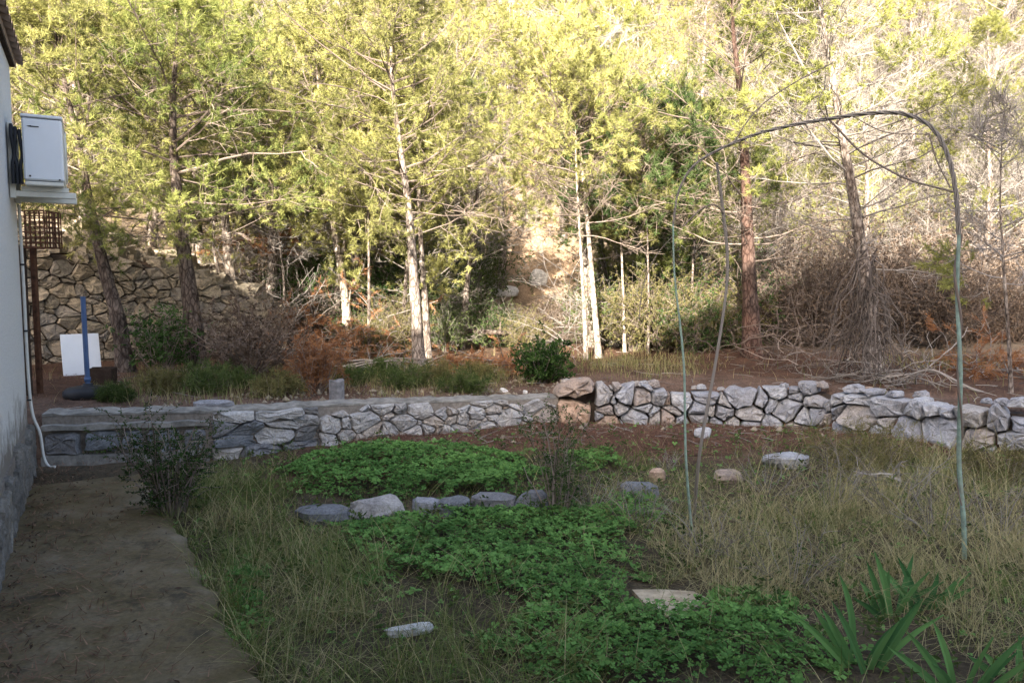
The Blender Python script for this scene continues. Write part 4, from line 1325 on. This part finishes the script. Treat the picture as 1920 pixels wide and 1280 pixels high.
def stump():
    b = Gt(631, 757)
    a = np.linspace(0, 2 * math.pi, 11)[:-1]
    V = []
    for k, z in enumerate((-.08, .05, .15, .24, .245)):
        for t in a:
            rr = .078 * (1 + .08 * math.sin(3 * t + 1) + rng.normal(0, .02)) * (1.12 if k == 0 else .9 if k == 4 else 1)
            V.append((math.cos(t) * rr, math.sin(t) * rr, z + (.012 * math.sin(2 * t) if k >= 3 else 0)))
    V.append((0, 0, .238))
    q = [[k * 10 + j, k * 10 + (j + 1) % 10, (k + 1) * 10 + (j + 1) % 10, (k + 1) * 10 + j] for k in range(4) for j in range(10)]
    f = [[40 + j, 40 + (j + 1) % 10, 50] for j in range(10)]
    tag(obj('stump', [(np.array(V), np.array(q)), (np.array(V), np.array(f))], M['wood_grey'], loc=b), 'short grey weathered wooden stump beside the tan dry bush', 'stump')
stump()

# ------------------------------------------------------------------ garden arch
def arch():
    bl, brr = G(1300, 998), G(1808, 1068)
    YL, YR = bl[1], brr[1]
    e = empty('garden_arch', bl); off = -bl
    tag(e, 'tall garden arch of two thin green poles joined by a twisted dead vine hoop', 'garden arch')
    def P(n, p, m, sm_=True):
        o = obj(n, p, M[m], e, sm_); o.location = off; return o
    def z0(p): q = p.copy(); q[2] = hz(p[0], p[1]) - .06; return q
    left = [z0(bl), D(1286, 860, YL), D(1282, 680, YL + .03), D(1265, 520, YL), D(1262, 420, YL)]
    hoop = [D(1262, 420, YL), D(1274, 355, YL - .03), D(1310, 303, YL - .08), D(1400, 258, YL - .2), D(1480, 236, YL - .3), D(1560, 222, YL - .4), D(1640, 212, YL - .5), D(1700, 215, YR + .12), D(1750, 242, YR + .06), D(1780, 300, YR + .02), D(1793, 370, YR), D(1798, 440, YR)]
    right = [z0(brr), D(1807, 980, YR), D(1798, 860, YR + .02), D(1801, 700, YR - .02), D(1795, 560, YR + .02), D(1798, 440, YR)]
    P('pole', tube1(left, [.009, .008, .007, .006, .005], 8, 6), 'green')
    P('pole', tube1(right, [.013, .013, .012, .011, .010, .009], 8, 6), 'green')
    H_ = spline(np.array(hoop), 14); n = len(H_)
    T = nrm(np.gradient(H_, axis=0)); U = nrm(np.cross(T, np.array([0, 1, .1]))); W = np.cross(T, U)
    ln = np.concatenate([[0], np.cumsum(np.linalg.norm(np.diff(H_, axis=0), axis=1))])
    for k in range(3):
        ph = ln * 26 + k * 2.1
        rr = np.interp(np.arange(n), [0, n * .3, n * .8, n], [.003, .0055, .007, .007])
        Q = H_ + U * (np.cos(ph) * rr)[:, None] + W * (np.sin(ph) * rr)[:, None]
        P('vine_strand', [tubes(Q, np.interp(np.arange(n), [0, n * .4, n], [.0032, .0052, .006]), 6, .45)], 'twig')
    # strand winding down the right pole
    R_ = spline(np.array(right[::-1]), 16)[:60]; ph = np.arange(60) * .28
    P('vine_strand', [tubes(R_ + np.stack([np.cos(ph), np.sin(ph), 0 * ph], 1) * .013, np.linspace(.009, .004, 60), 5, .5)], 'twig_dk')
    # side shoots
    for pts, rr in (([D(1372, 272, YL - .17), D(1420, 205, YL - .1), D(1490, 155, YL), D(1562, 118, YL + .1)], .004), ([D(1556, 226, YL - .4), D(1620, 290, YL - .42), D(1700, 335, YR + .1), D(1788, 360, YR)], .006),
                    ([D(1598, 218, YL - .45), D(1660, 248, YL - .5), D(1740, 252, YR + .1)], .003), ([D(1742, 250, YR + .06), D(1756, 300, YR + .05), D(1782, 352, YR)], .004),
                    ([D(1552, 225, YL - .4), D(1535, 195, YL - .4), D(1548, 160, YL - .35)], .003), ([D(1264, 440, YL), D(1230, 480, YL), D(1205, 540, YL - .05), D(1198, 600, YL - .1)], .003)):
        P('shoot', tube1(pts, rr, 5, 6, False), 'twig_dk')
    s = empty('dead_sapling', z0(G(1300, 970)))
    st = np.array([z0(G(1300, 970)), D(1312, 850, YL + .1), D(1340, 690, YL + .12), D(1360, 560, YL + .12), D(1364, 480, YL + .1), D(1355, 390, YL + .05), D(1344, 305, YL - .02)])
    tag(s, 'bare grey stem leaning up beside the left pole of the arch', 'sapling')
    o = obj('stem', tube1(st, [.013, .011, .010, .009, .010, .011, .008], 7, 6), M['twig'], s, True); o.location = -np.array(s.location)
    o = obj('side_twig', tube1([D(1357, 400, YL + .05), D(1340, 384, YL), D(1315, 392, YL), D(1280, 425, YL)], .005, 5, 5, False), M['twig_dk'], s, True); o.location = -np.array(s.location)
arch()

# ------------------------------------------------------------------ irises
def iris(px, py, seed, label, n, L, tips=None):
    b = Gt(px, py); r = np.random.default_rng(seed)
    e = empty('iris_plant', b)
    for i in range(n):
        a = (i / (n - 1) - .5) * 2
        ang = a * .72 + r.normal(0, .12)
        ll = L * r.uniform(.65, 1.1) * (1.05 - .25 * abs(a))
        d = np.array([math.sin(ang), r.normal(-.12, .22), math.cos(ang)]); d /= np.linalg.norm(d)
        base = np.array([a * .06, r.normal(0, .03), -.02])
        k = 7; V = []
        side = nrm(np.cross(d, np.array([.15 * r.normal(), 1, .2]))[None])[0]
        nn = np.cross(side, d)
        bend = r.uniform(.0, .22) * np.sign(a if abs(a) > .1 else r.normal())
        for t in np.linspace(0, 1, k):
            c = base + d * ll * t + np.array([bend, 0, -abs(bend) * .6]) * ll * t ** 2.2
            w = .017 * (1 - .2 * (1 - t)) * (1 - t ** 4) + .0008
            V += [c - side * w, c + nn * .006, c + side * w]
        f = []
        for j in range(k - 1):
            q = j * 3
            f += [[q, q + 1, q + 4, q + 3], [q + 1, q + 2, q + 5, q + 4]]
        obj('leaf', [(np.array(V), np.array(f), np.full(len(V), r.uniform(.1, .9)))], M['iris'], e)
    tag(e, label, 'iris', 'irises in the dry grass')
iris(1615, 1245, 1, 'iris clump with a long leaf stretching left over the clover', 10, .42)
iris(1670, 1150, 2, 'iris clump behind, nearest the right arch pole on its left', 9, .36)
iris(1735, 1140, 3, 'smaller iris clump right beside the right arch pole', 7, .30)
iris(1810, 1300, 4, 'iris clump cut by the bottom edge at lower right', 9, .38)
iris(1905, 1268, 5, 'iris tuft at the lower right corner', 6, .22)

# ------------------------------------------------------------------ ground cover
def ell(px, py, cx, cy, rx, ry): return 1 - ((px - cx) / rx) ** 2 - ((py - cy) / ry) ** 2
_o = np.argsort(PATH_R[:, 1])
def off_path(x, y): return x - np.interp(y, PATH_R[_o, 1], PATH_R[_o, 0])

def scatter(n, seed, y0=1.9, x0=-3.4, x1=5.6):
    r = np.random.default_rng(seed)
    y = y0 + (8.6 - y0) * r.uniform(0, 1, n) ** 1.15; x = r.uniform(x0, x1, n)
    z = hgt(x, y); px, py = pix(np.stack([x, y, z], 1))
    ok = (px > -80) & (px < 2050) & (py < 1420) & (y < wy(x) - .03) & (off_path(x, y) > -.02) & ~((y > wy(x) - .5) & (x < -2.6) & (off_path(x, y) < .25))
    return x[ok], y[ok], z[ok], px[ok], py[ok], r

def clover():
    x, y, z, px, py, r = scatter(330000, 21)
    e1 = np.maximum(ell(px, py, 770, 890, 250, 52), ell(px, py, 870, 905, 140, 45))
    e2 = np.maximum.reduce([ell(px, py, 900, 1035, 300, 85), ell(px, py, 1080, 1000, 130, 50), ell(px, py, 1260, 1205, 330, 105), ell(px, py, 1100, 1130, 160, 60), ell(px, py, 760, 1010, 140, 40)])
    e3 = np.maximum.reduce([ell(px, py, 1110, 865, 60, 20), ell(px, py, 460, 1130, 60, 90) - .3, ell(px, py, 1180, 960, 100, 40) - .3])
    e = np.maximum.reduce([e1, e2, e3])
    nz = wav(x, y, 4.5, 1) * .38 + wav(x, y, 11, 4) * .16
    p = sm(-.05, .55, e + nz) * np.where(e1 > e2, 1, .72)
    slabm = ell(px, py, 1255, 1120, 85, 34) < 0
    keep = (r.uniform(0, 1, len(x)) < p * .92 + .02) & slabm & (y > 0)
    x, y, z, e, e1 = x[keep], y[keep], z[keep], e[keep], e1[keep]
    h = .02 + .055 * sm(0, .5, e) * r.uniform(.5, 1.2, len(x)) + .055 * sm(0, .5, e1)
    h = h + .018 * wav(x, y, 9, 3)
    n = len(x)
    C = np.stack([x, y, z + np.maximum(h, .012)], 1)
    az = r.uniform(0, 6.28, n); tl = r.normal(0, .38, (n, 2))
    up = nrm(np.stack([tl[:, 0], tl[:, 1], np.ones(n)], 1)); sz = (.0055 + r.gamma(3, .0025, n))[:, None]
    parts = []
    tint = np.clip(.45 + .35 * wav(x, y, 3, 7) + r.normal(0, .28, n), 0, 1)
    for k in range(3):
        a = az + k * 2.094
        d = np.stack([np.cos(a), np.sin(a), np.zeros(n)], 1); d = nrm(d - up * (d * up).sum(1, keepdims=True) + up * .15)
        s_ = np.cross(up, d) * sz * .62
        V = np.stack([C, C + d * sz * .7 + s_, C + d * sz * 1.25, C + d * sz * .7 - s_], 1).reshape(-1, 3)
        parts.append((V, np.arange(n * 4).reshape(-1, 4), np.repeat(tint, 4)))
    print('clover leaves', n)
    tag(obj('clover', parts, M['clover']), 'dense bright green clover carpeting the beds', 'clover', kind='stuff')
clover()

def ribbons(B, az, L, lean, w, tint, r, k=4, curl=.5):
    n = len(B)
    ts = np.linspace(0, 1, k)
    hd = np.stack([np.cos(az), np.sin(az), np.zeros(n)], 1)
    sd_ = np.stack([-np.sin(az), np.cos(az), np.zeros(n)], 1)
    a2 = r.uniform(0, 6.28, n); sd_ = nrm(sd_ + .6 * np.stack([np.cos(a2), np.sin(a2), 0 * a2], 1))
    V = []
    for t in ts:
        c = B + hd * (L * lean * t ** 1.5)[:, None] + UP * (L * np.sqrt(np.clip(1 - lean ** 2 * .8, .05, 1)) * (t - curl * lean * t * t))[:, None]
        if t < 1:
            ww = (w * (1 - .6 * t))[:, None]
            V += [c - sd_ * ww, c + sd_ * ww]
        else: V.append(c)
    V = np.stack(V, 1); m = V.shape[1]
    b = np.arange(n)[:, None] * m
    q = np.concatenate([b + np.array([[2 * i, 2 * i + 1, 2 * i + 3, 2 * i + 2]]) for i in range(k - 2)], 0)
    f = b + np.array([[m - 3, m - 2, m - 1]])
    tt = np.repeat(tint, m)
    Vf = V.reshape(-1, 3)
    return [(Vf, q, tt), (np.zeros((0, 3)), np.zeros((0, 3), int))] , (Vf, q, f, tt)

def grass_mesh(name, sets, label):
    Vs, Q, Fq, T = [], [], [], []
    off = 0
    for (V, q, f, t) in sets:
        Vs.append(V); Q.append(q + off); Fq.append(f + off); T.append(t); off += len(V)
    V = np.concatenate(Vs)
    me = mesh_from(name, [(V, np.concatenate(Q), np.concatenate(T))], None)
    # add the tips
    tips = np.concatenate(Fq)
    q = np.concatenate(Q)
    me2 = bpy.data.meshes.new(name)
    me2.vertices.add(len(V)); me2.vertices.foreach_set('co', V.astype(np.float32).ravel())
    L_ = np.concatenate([q.ravel(), tips.ravel()]).astype(np.int32)
    St = np.concatenate([np.arange(len(q)) * 4, len(q) * 4 + np.arange(len(tips)) * 3]).astype(np.int32)
    me2.loops.add(len(L_)); me2.loops.foreach_set('vertex_index', L_)
    me2.polygons.add(len(St)); me2.polygons.foreach_set('loop_start', St)
    a = me2.attributes.new('tint', 'FLOAT', 'POINT'); a.data.foreach_set('value', np.concatenate(T).astype(np.float32))
    me2.update(calc_edges=True)
    me2.materials.append(M['grass'])
    bpy.data.meshes.remove(me)
    o = bpy.data.objects.new(name, me2); COL.objects.link(o)
    tag(o, label, 'grass', kind='stuff')

def grass():
    sets = []
    x, y, z, px, py, r = scatter(130000, 31)
    s = y - wy(x)
    hay = np.maximum.reduce([ell(px, py, 1480, 1055, 290, 125), ell(px, py, 1860, 1060, 190, 190), ell(px, py, 1740, 950, 220, 100), ell(px, py, 1660, 880, 150, 50) - .1, ell(px, py, 1900, 1250, 120, 90) - .2])
    left = np.maximum.reduce([ell(px, py, 560, 1180, 230, 190), ell(px, py, 440, 960, 150, 90), ell(px, py, 800, 1260, 380, 110), ell(px, py, 420, 1050, 90, 120) - .2, ell(px, py, 470, 1280, 200, 120)])
    fine = np.maximum.reduce([ell(px, py, 1180, 930, 200, 75), ell(px, py, 1100, 980, 160, 40) - .2])
    bare = sm(-1.85, -1.15, s + .25 * wav(x, y, 2.2, 8)) * sm(-2.2, -1.3, x) * sm(3.9, 3.1, x)
    p = .16 + .75 * sm(-.15, .45, np.maximum(hay, left) + .25 * wav(x, y, 3.1, 2)) + .25 * sm(0, .4, fine)
    p = p * (1 - .97 * bare) * (.35 + .65 * sm(-.55, .25, wav(x, y, 2.1, 14)))
    edge = np.exp(-np.clip(off_path(x, y), 0, 9) / .16)
    slabm = ell(px, py, 1255, 1122, 88, 38) > 0
    keep = (r.uniform(0, 1, len(x)) < np.clip(p, 0, 1) * np.where(slabm, .03, 1) * (1 - .4 * sm(0, .5, hay)))
    x, y, z, px, py, hay, left, fine, edge = [a[keep] for a in (x, y, z, px, py, hay, left, fine, edge)]
    n = len(x)
    hy = sm(-.1, .5, hay); lf = sm(-.1, .5, left)
    straw = np.clip(.13 + .66 * hy + .14 * lf + .30 * wav(x, y, 1.9, 6), 0.05, .97)
    dry = r.uniform(0, 1, n) < straw
    tint = np.where(dry, r.uniform(.55, 1.0, n), r.uniform(0, .35, n))
    L = r.gamma(4, .026, n) * (1 + .95 * hy + .6 * lf) * np.where(dry, 1.15, 1) * (1 + .0 * edge)
    lean = np.clip(r.normal(.78, .26, n), .05, 1.08)
    az = np.where(r.uniform(0, 1, n) < .62, 2.5 * wav(x, y, 1.6, 9) + r.normal(0, .55, n), r.uniform(0, 6.28, n))
    L = L * np.clip(1 + .45 * wav(x, y, 2.6, 12), .45, 1.7)
    tint = np.clip(tint + .12 * wav(x, y, 3.4, 5), 0, 1)
    w = r.uniform(.0009, .0019, n) * np.where(dry, 1, 1.4) * (1 + .15 * (y - 3))
    _, g = ribbons(np.stack([x, y, z - .005], 1), az, L, lean, w, tint, r, 4, .45)
    sets.append(g)
    print('blades', n)
    # tussocks: blades springing from shared crowns
    x, y, z, px, py, r = scatter(9000, 37)
    hay = np.maximum.reduce([ell(px, py, 1490, 1055, 290, 120), ell(px, py, 1860, 1060, 200, 200), ell(px, py, 1740, 950, 220, 100), ell(px, py, 1660, 870, 130, 40) - .1])
    left = np.maximum.reduce([ell(px, py, 560, 1180, 230, 190), ell(px, py, 430, 960, 130, 80), ell(px, py, 800, 1260, 380, 110), ell(px, py, 430, 1050, 90, 160), ell(px, py, 480, 1290, 200, 120)])
    edge = np.exp(-np.clip(off_path(x, y), 0, 9) / .14)
    s = y - wy(x)
    p = .10 + .75 * sm(-.1, .45, np.maximum(hay, left) + .3 * wav(x, y, 3.3, 3)) + 1.1 * edge
    k = (r.uniform(0, 1, len(x)) < p * .62) & ~((s > -1.15) & (x < 3.1) & (x > -1.6))
    x, y, z, hay, left = x[k], y[k], z[k], hay[k], left[k]
    cnt = r.integers(8, 26, len(x)); ii = np.repeat(np.arange(len(x)), cnt); n = len(ii)
    sz = (.07 + r.gamma(4, .025, len(x))) * (1 + .3 * sm(0, .5, hay) + .25 * sm(0, .5, left))
    B = np.stack([x[ii] + r.normal(0, .018, n), y[ii] + r.normal(0, .018, n), z[ii] - .004], 1)
    dryp = np.clip(.14 + .7 * sm(-.1, .4, hay) + .3 * wav(x, y, 1.9, 6) + r.normal(0, .2, len(x)), .03, .97)[ii]
    dry = r.uniform(0, 1, n) < dryp
    tint = np.where(dry, r.uniform(.45, 1.0, n), r.uniform(0, .3, n))
    _, g = ribbons(B, r.uniform(0, 6.28, n), sz[ii] * r.uniform(.5, 1.35, n), np.clip(r.normal(.72, .25, n), .05, 1.1), r.uniform(.0011, .0023, n), tint, r, 4, .5)
    sets.append(g); print('tussock blades', n)
    # long bleached stalks lying every way
    x, y, z, px, py, r = scatter(26000, 33)
    hay = np.maximum.reduce([ell(px, py, 1500, 1040, 330, 170), ell(px, py, 1850, 1060, 240, 240), ell(px, py, 1250, 960, 220, 90) - .3])
    left = np.maximum.reduce([ell(px, py, 620, 1180, 300, 190), ell(px, py, 900, 1200, 400, 150) - .25])
    keep = r.uniform(0, 1, len(x)) < .06 + .55 * sm(0, .5, hay) + .3 * sm(0, .5, left)
    s = (y - wy(x)); keep &= ~((s > -1.1) & (x < 2.6)) 
    x, y, z, hay = x[keep], y[keep], z[keep], hay[keep]
    n = len(x)
    L = r.uniform(.18, .48, n) * (1 + .35 * sm(0, .5, hay))
    _, g = ribbons(np.stack([x, y, z], 1), r.uniform(0, 6.28, n), L, np.clip(r.normal(.92, .18, n), .1, 1.09), r.uniform(.0010, .0020, n), r.uniform(.45, 1, n), r, 6, .42)
    sets.append(g)
    grass_mesh('grass', sets, 'tangled dry and green grass over the neglected garden')
grass()

def terrace_grass():
    r = np.random.default_rng(41)
    n = 26000
    x = r.uniform(-6, 7.5, n); s = r.uniform(.3, 4.5, n); y = wy(x) + s
    z = hgt(x, y); px, py = pix(np.stack([x, y, z], 1))
    p = np.maximum.reduce([ell(px, py, 430, 725, 230, 40), ell(px, py, 800, 715, 220, 38), ell(px, py, 1200, 690, 160, 30) - .2, ell(px, py, 240, 745, 100, 20) - .2, ell(px, py, 1750, 680, 200, 30) - .5])
    k = r.uniform(0, 1, n) < .03 + .8 * sm(-.1, .5, p + .3 * wav(x, y, 3, 1))
    x, y, z, px = x[k], y[k], z[k], px[k]; n = len(x)
    dry = r.uniform(0, 1, n) < .55
    _, g = ribbons(np.stack([x, y, z], 1), r.uniform(0, 6.28, n), r.uniform(.06, .26, n), np.clip(r.normal(.5, .25, n), .05, 1), r.uniform(.0016, .003, n), np.where(dry, r.uniform(.5, .9, n), r.uniform(0, .35, n)), r, 4, .45)
    grass_mesh('terrace_grass', [g], 'sparse green and dry grass tufts on the shaded terrace')
terrace_grass()

def litter():
    r = np.random.default_rng(51)
    n = 45000
    x = np.concatenate([r.uniform(-7, 8, n), r.uniform(-1.6, 4.2, n // 2)]); s = np.concatenate([r.uniform(.25, 5.5, n) , -r.uniform(.0, 1.5, n // 2)])
    y = wy(x) + s; z = hgt(x, y) + .012
    # some on the path
    m = 2600
    t = r.uniform(-6, -.1, m); w = np.abs(r.normal(0, .45, m)) % .95
    q = HC[None] + HD[None] * t[:, None] + HN[None] * w[:, None]
    x = np.concatenate([x, q[:, 0]]); y = np.concatenate([y, q[:, 1]]); z = np.concatenate([z, np.full(m, .058)])
    nn = len(x)
    d = r.normal(0, 1, (nn, 3)); d[:, 2] = np.abs(d[:, 2]) * .18; d = nrm(d)
    L = r.uniform(.04, .10, (nn, 1)); sd_ = nrm(np.cross(d, UP[None])) * .0028
    B = np.stack([x, y, z], 1)
    V = np.stack([B - sd_, B + sd_, B + d * L], 1).reshape(-1, 3)
    tag(obj('pine_litter', [(V, np.arange(nn * 3).reshape(-1, 3), np.repeat(r.uniform(0, 1, nn), 3))], M['litter']), 'fallen rust-brown pine needles over terrace, red soil and path', 'pine litter', kind='stuff')
    # pebbles
    n = 900
    x = np.concatenate([r.uniform(-3.4, .8, 600), r.uniform(-2, 4, 300)]); s = np.concatenate([np.abs(r.normal(.3, .45, 600)) + .25, -np.abs(r.normal(.1, .4, 300)) - .05])
    y = wy(x) + s; z = hgt(x, y)
    parts = []
    base = nrm(np.array([[1, 0, 0], [-1, 0, 0], [0, 1, 0], [0, -1, 0], [0, 0, 1], [0, 0, -1]], float))
    f = np.array([[0, 2, 4], [2, 1, 4], [1, 3, 4], [3, 0, 4], [2, 0, 5], [1, 2, 5], [3, 1, 5], [0, 3, 5]])
    sz = r.gamma(1.6, .0058, n) + .004
    V = base[None] * sz[:, None, None] * r.uniform(.5, 1.3, (n, 6, 3)) + np.stack([x, y, z + sz * .3], 1)[:, None]
    F_ = (f[None] + np.arange(n)[:, None, None] * 6).reshape(-1, 3)
    tag(obj('pebbles', [(V.reshape(-1, 3), F_)], M['stone_w']), 'pale pebbles scattered along the terrace edge and red soil', 'pebbles', kind='stuff')
litter()

# ------------------------------------------------------------------ broom and dry weeds in the garden
shrub('broom_bush', G(1625, 900), 601, 'fine olive broom bush in front of the boulder wall', 'leaf_ol', 'twig_dk', h=.46, rad=.5, stems=70, nl=26, L=.035, w=.004, n2=7, leaf_from=.1, thick=.004)
shrub('broom_bush', G(1890, 920), 602, 'fine olive broom bush at the right edge below the boulder wall', 'leaf_ol', 'twig_dk', h=.36, rad=.4, stems=60, nl=24, L=.035, w=.004, n2=7, leaf_from=.1, thick=.004)
for i, (px, py, h, lab) in enumerate([(1110, 960, .3, 'grey leafless weed right of the wispy shrub'), (1200, 985, .35, 'grey leafless weed left of the arch foot'), (1440, 930, .4, 'grey leafless weed right of the arch foot'), (1560, 960, .45, 'branching dry weed in the middle of the dry grass'),
                                     (1680, 960, .5, 'tall dry weed below the broom bush'), (1760, 1010, .45, 'dry weed just left of the right arch pole'), (1870, 1010, .5, 'dry weed just right of the right arch pole'), (1330, 1040, .35, 'dry weed above the beige slab'), (1480, 1100, .4, 'dry weed behind the long iris leaf'), (1250, 880, .2, 'low twiggy weed beside the ochre block')]):
    shrub('dry_weed', Gt(px, py), 620 + i, lab, 'leaf_br', 'twig', 'dry weeds in the garden', 'weed', h=h, rad=h * .9, stems=16, nl=1, L=.02, w=.006, n2=6, thick=.0032, twist=.25)
brush('bleached_root', 'bleached white root lying in the dry grass near the right arch pole', Gt(1700, 915), 640, 9, .3, .1, .1, 'twig_pale', None, cat='root', dirv=(-1, -.3, .1), thick=.014, wig=.2)

def rubble():
    r = np.random.default_rng(71)
    n = 800
    u = r.uniform(-.8, L2 + .8, n); d = .25 + np.abs(r.normal(0, 1.1, n))
    q = A2[None] + T2[None] * u[:, None] - N2[None] * d[:, None]
    z = hgt(q[:, 0], q[:, 1])
    base = nrm(np.array([[x, y, zz] for x in (-1, 1) for y in (-1, 1) for zz in (-1, 1)], float))
    f = np.array([[0, 1, 3, 2], [4, 6, 7, 5], [0, 4, 5, 1], [2, 3, 7, 6], [0, 2, 6, 4], [1, 5, 7, 3]])
    sz = r.gamma(3, .024, n) + .03
    V = base[None] * sz[:, None, None] * r.uniform(.6, 1.25, (n, 8, 3)) * (1.2, 1.0, .75) + np.c_[q, z + sz * .2][:, None]
    tag(obj('rubble', [(V.reshape(-1, 3), (f[None] + np.arange(n)[:, None, None] * 8).reshape(-1, 4))], M['stone_w']), 'sunlit loose rubble spilling over the top of the tall stone wall', 'rubble', kind='stuff')
rubble()
def debris():
    r = np.random.default_rng(81)
    m = 420
    t = r.uniform(-5.5, -.15, m); w = np.where(r.uniform(0, 1, m) < .5, np.abs(r.normal(0, .12, m)), r.uniform(0, .9, m))
    q = HC[None] + HD[None] * t[:, None] + HN[None] * w[:, None]; q[:, 2] = .056
    ok = off_path(q[:, 0], q[:, 1]) < -.02
    q = q[ok]; m = len(q)
    d = r.normal(0, 1, (m, 3)); d[:, 2] = np.abs(d[:, 2]) * .25
    tag(obj('path_debris', [leaves_at(q, nrm(d), .026 * r.uniform(.4, 1.6, (m, 1)), .012, r.uniform(0, .9, m), r)], M['leaf_br']), 'dead leaves and crumbs scattered over the concrete path', 'leaf litter', kind='stuff')
    n = 420
    x = np.concatenate([r.uniform(-5, 7, n), r.uniform(-1.4, 3.4, n // 3)]); sgn = np.concatenate([r.uniform(.3, 4, n), -r.uniform(.05, 1.2, n // 3)])
    y = wy(x) + sgn; z = hgt(x, y) + .015
    d = r.normal(0, 1, (len(x), 3)); d[:, 2] *= .06
    P = grow(np.stack([x, y, z], 1), nrm(d), r.uniform(.06, .32, len(x)), 4, r, .12); P[..., 2] = np.maximum(P[..., 2], z[:, None] - .004)
    tag(obj('fallen_twigs', [tubes(P, np.array([.004, .0036, .003, .002])[None] * r.uniform(.5, 1.3, (len(x), 1)), 4, r.uniform(0, 1, len(x)))], M['twig']), 'small fallen twigs on the terrace and the red soil', 'twigs', kind='stuff')
    # broad-leaved weeds between clover and grass
    x, y, z, px, py, r = scatter(5200, 83)
    e = np.maximum.reduce([ell(px, py, 900, 1020, 420, 130), ell(px, py, 1250, 1180, 400, 140), ell(px, py, 440, 1010, 110, 170), ell(px, py, 770, 890, 300, 70), ell(px, py, 1150, 930, 160, 60)])
    k = (r.uniform(0, 1, len(x)) < .10 + .25 * sm(-.3, .2, e)) & (ell(px, py, 1255, 1120, 90, 38) < 0) & ~((y - wy(x) > -.8) & (x > -1.2))
    x, y, z = x[k], y[k], z[k]
    ii = np.repeat(np.arange(len(x)), 9); n = len(ii)
    h = (r.uniform(.03, .16, len(x)))[ii] * r.uniform(.4, 1, n)
    C = np.stack([x[ii] + r.normal(0, .022, n), y[ii] + r.normal(0, .022, n), z[ii] + h], 1)
    d = r.normal(0, 1, (n, 3)); d[:, 2] = np.abs(d[:, 2]) * .6
    tag(obj('ground_weeds', [leaves_at(C, nrm(d), .045, .017, np.repeat(r.uniform(0, 1, len(x)), 9), r)], M['leaf_md']), 'small broad-leaved weeds mixed through clover and grass', 'weeds', kind='stuff')
debris()

# ------------------------------------------------------------------ labels by place
COLS = [(-400, 150, 'behind the air conditioner'), (150, 330, 'above the tall stone wall'), (330, 560, 'above the thick dark pine'), (560, 720, 'above the close pair of pines'), (720, 860, 'above the middle pine'),
        (860, 1040, 'above the gully'), (1040, 1200, 'above the two white trunks'), (1200, 1360, 'behind the left arch pole'), (1360, 1500, 'above the red pine'), (1500, 1680, 'above the crooked pine'), (1680, 1820, 'behind the right arch pole'), (1820, 2400, 'at the right edge')]
ORD = ['first', 'second', 'third', 'fourth', 'fifth', 'sixth', 'seventh', 'eighth', 'ninth', 'tenth', 'eleventh', 'twelfth', 'thirteenth', 'fourteenth', 'fifteenth', 'sixteenth', 'seventeenth', 'eighteenth', 'nineteenth', 'twentieth'] + ['last'] * 40
def place_labels(group, noun, tail=''):
    cells = {}
    ys = sorted(o.location.y for o in scene.objects if o.get('group') == group)
    q1, q2 = ys[len(ys) // 3], ys[2 * len(ys) // 3]
    for o in scene.objects:
        if o.get('group') != group: continue
        px, _ = pix(np.array(o.location)); y = o.location.y
        c = next((t for a, b, t in COLS if a <= px < b), COLS[-1][2])
        row = '' if len(ys) < 20 else ('lower-slope ' if y < q1 else 'mid-slope ' if y < q2 else 'upper-slope ')
        cells.setdefault((row, c), []).append((float(px), o))
    for (row, c), L_ in cells.items():
        L_.sort(key=lambda t: t[0])
        for i, (_, o) in enumerate(L_):
            if len(L_) == 1: o['label'] = f'the one {row}{noun} {c}'
            else: o['label'] = f'{ORD[i]} from left of the {row}{noun}s {c}'
place_labels('green pines on the hillside', 'yellow-green pine')
place_labels('half-bare pines on the hillside', 'half-bare twiggy pine')
place_labels('small half-bare pines', 'small half-bare pine')
place_labels('young pines at the foot of the slope', 'bushy young pine')
place_labels('bare grey scrub on the right-hand slope', 'bare grey scrub clump')
def row_labels(group, phrase):
    L_ = sorted((o for o in scene.objects if o.get('group') == group), key=lambda o: float(pix(np.array(o.location))[0]))
    for i, o in enumerate(L_): o['label'] = f'{ORD[i]} from left of {phrase}'
row_labels('brown thickets right of the red pine', 'the dry brown thickets under the right-hand pines')
row_labels('olive thickets behind the arch', 'the olive thickets between white trunks and red pine')
row_labels('green thickets left of the gully', 'the thickets between the thick dark pine and the gully')
row_labels('undergrowth in the gully mouth', 'the low green mounds in the gully mouth')
#PART4
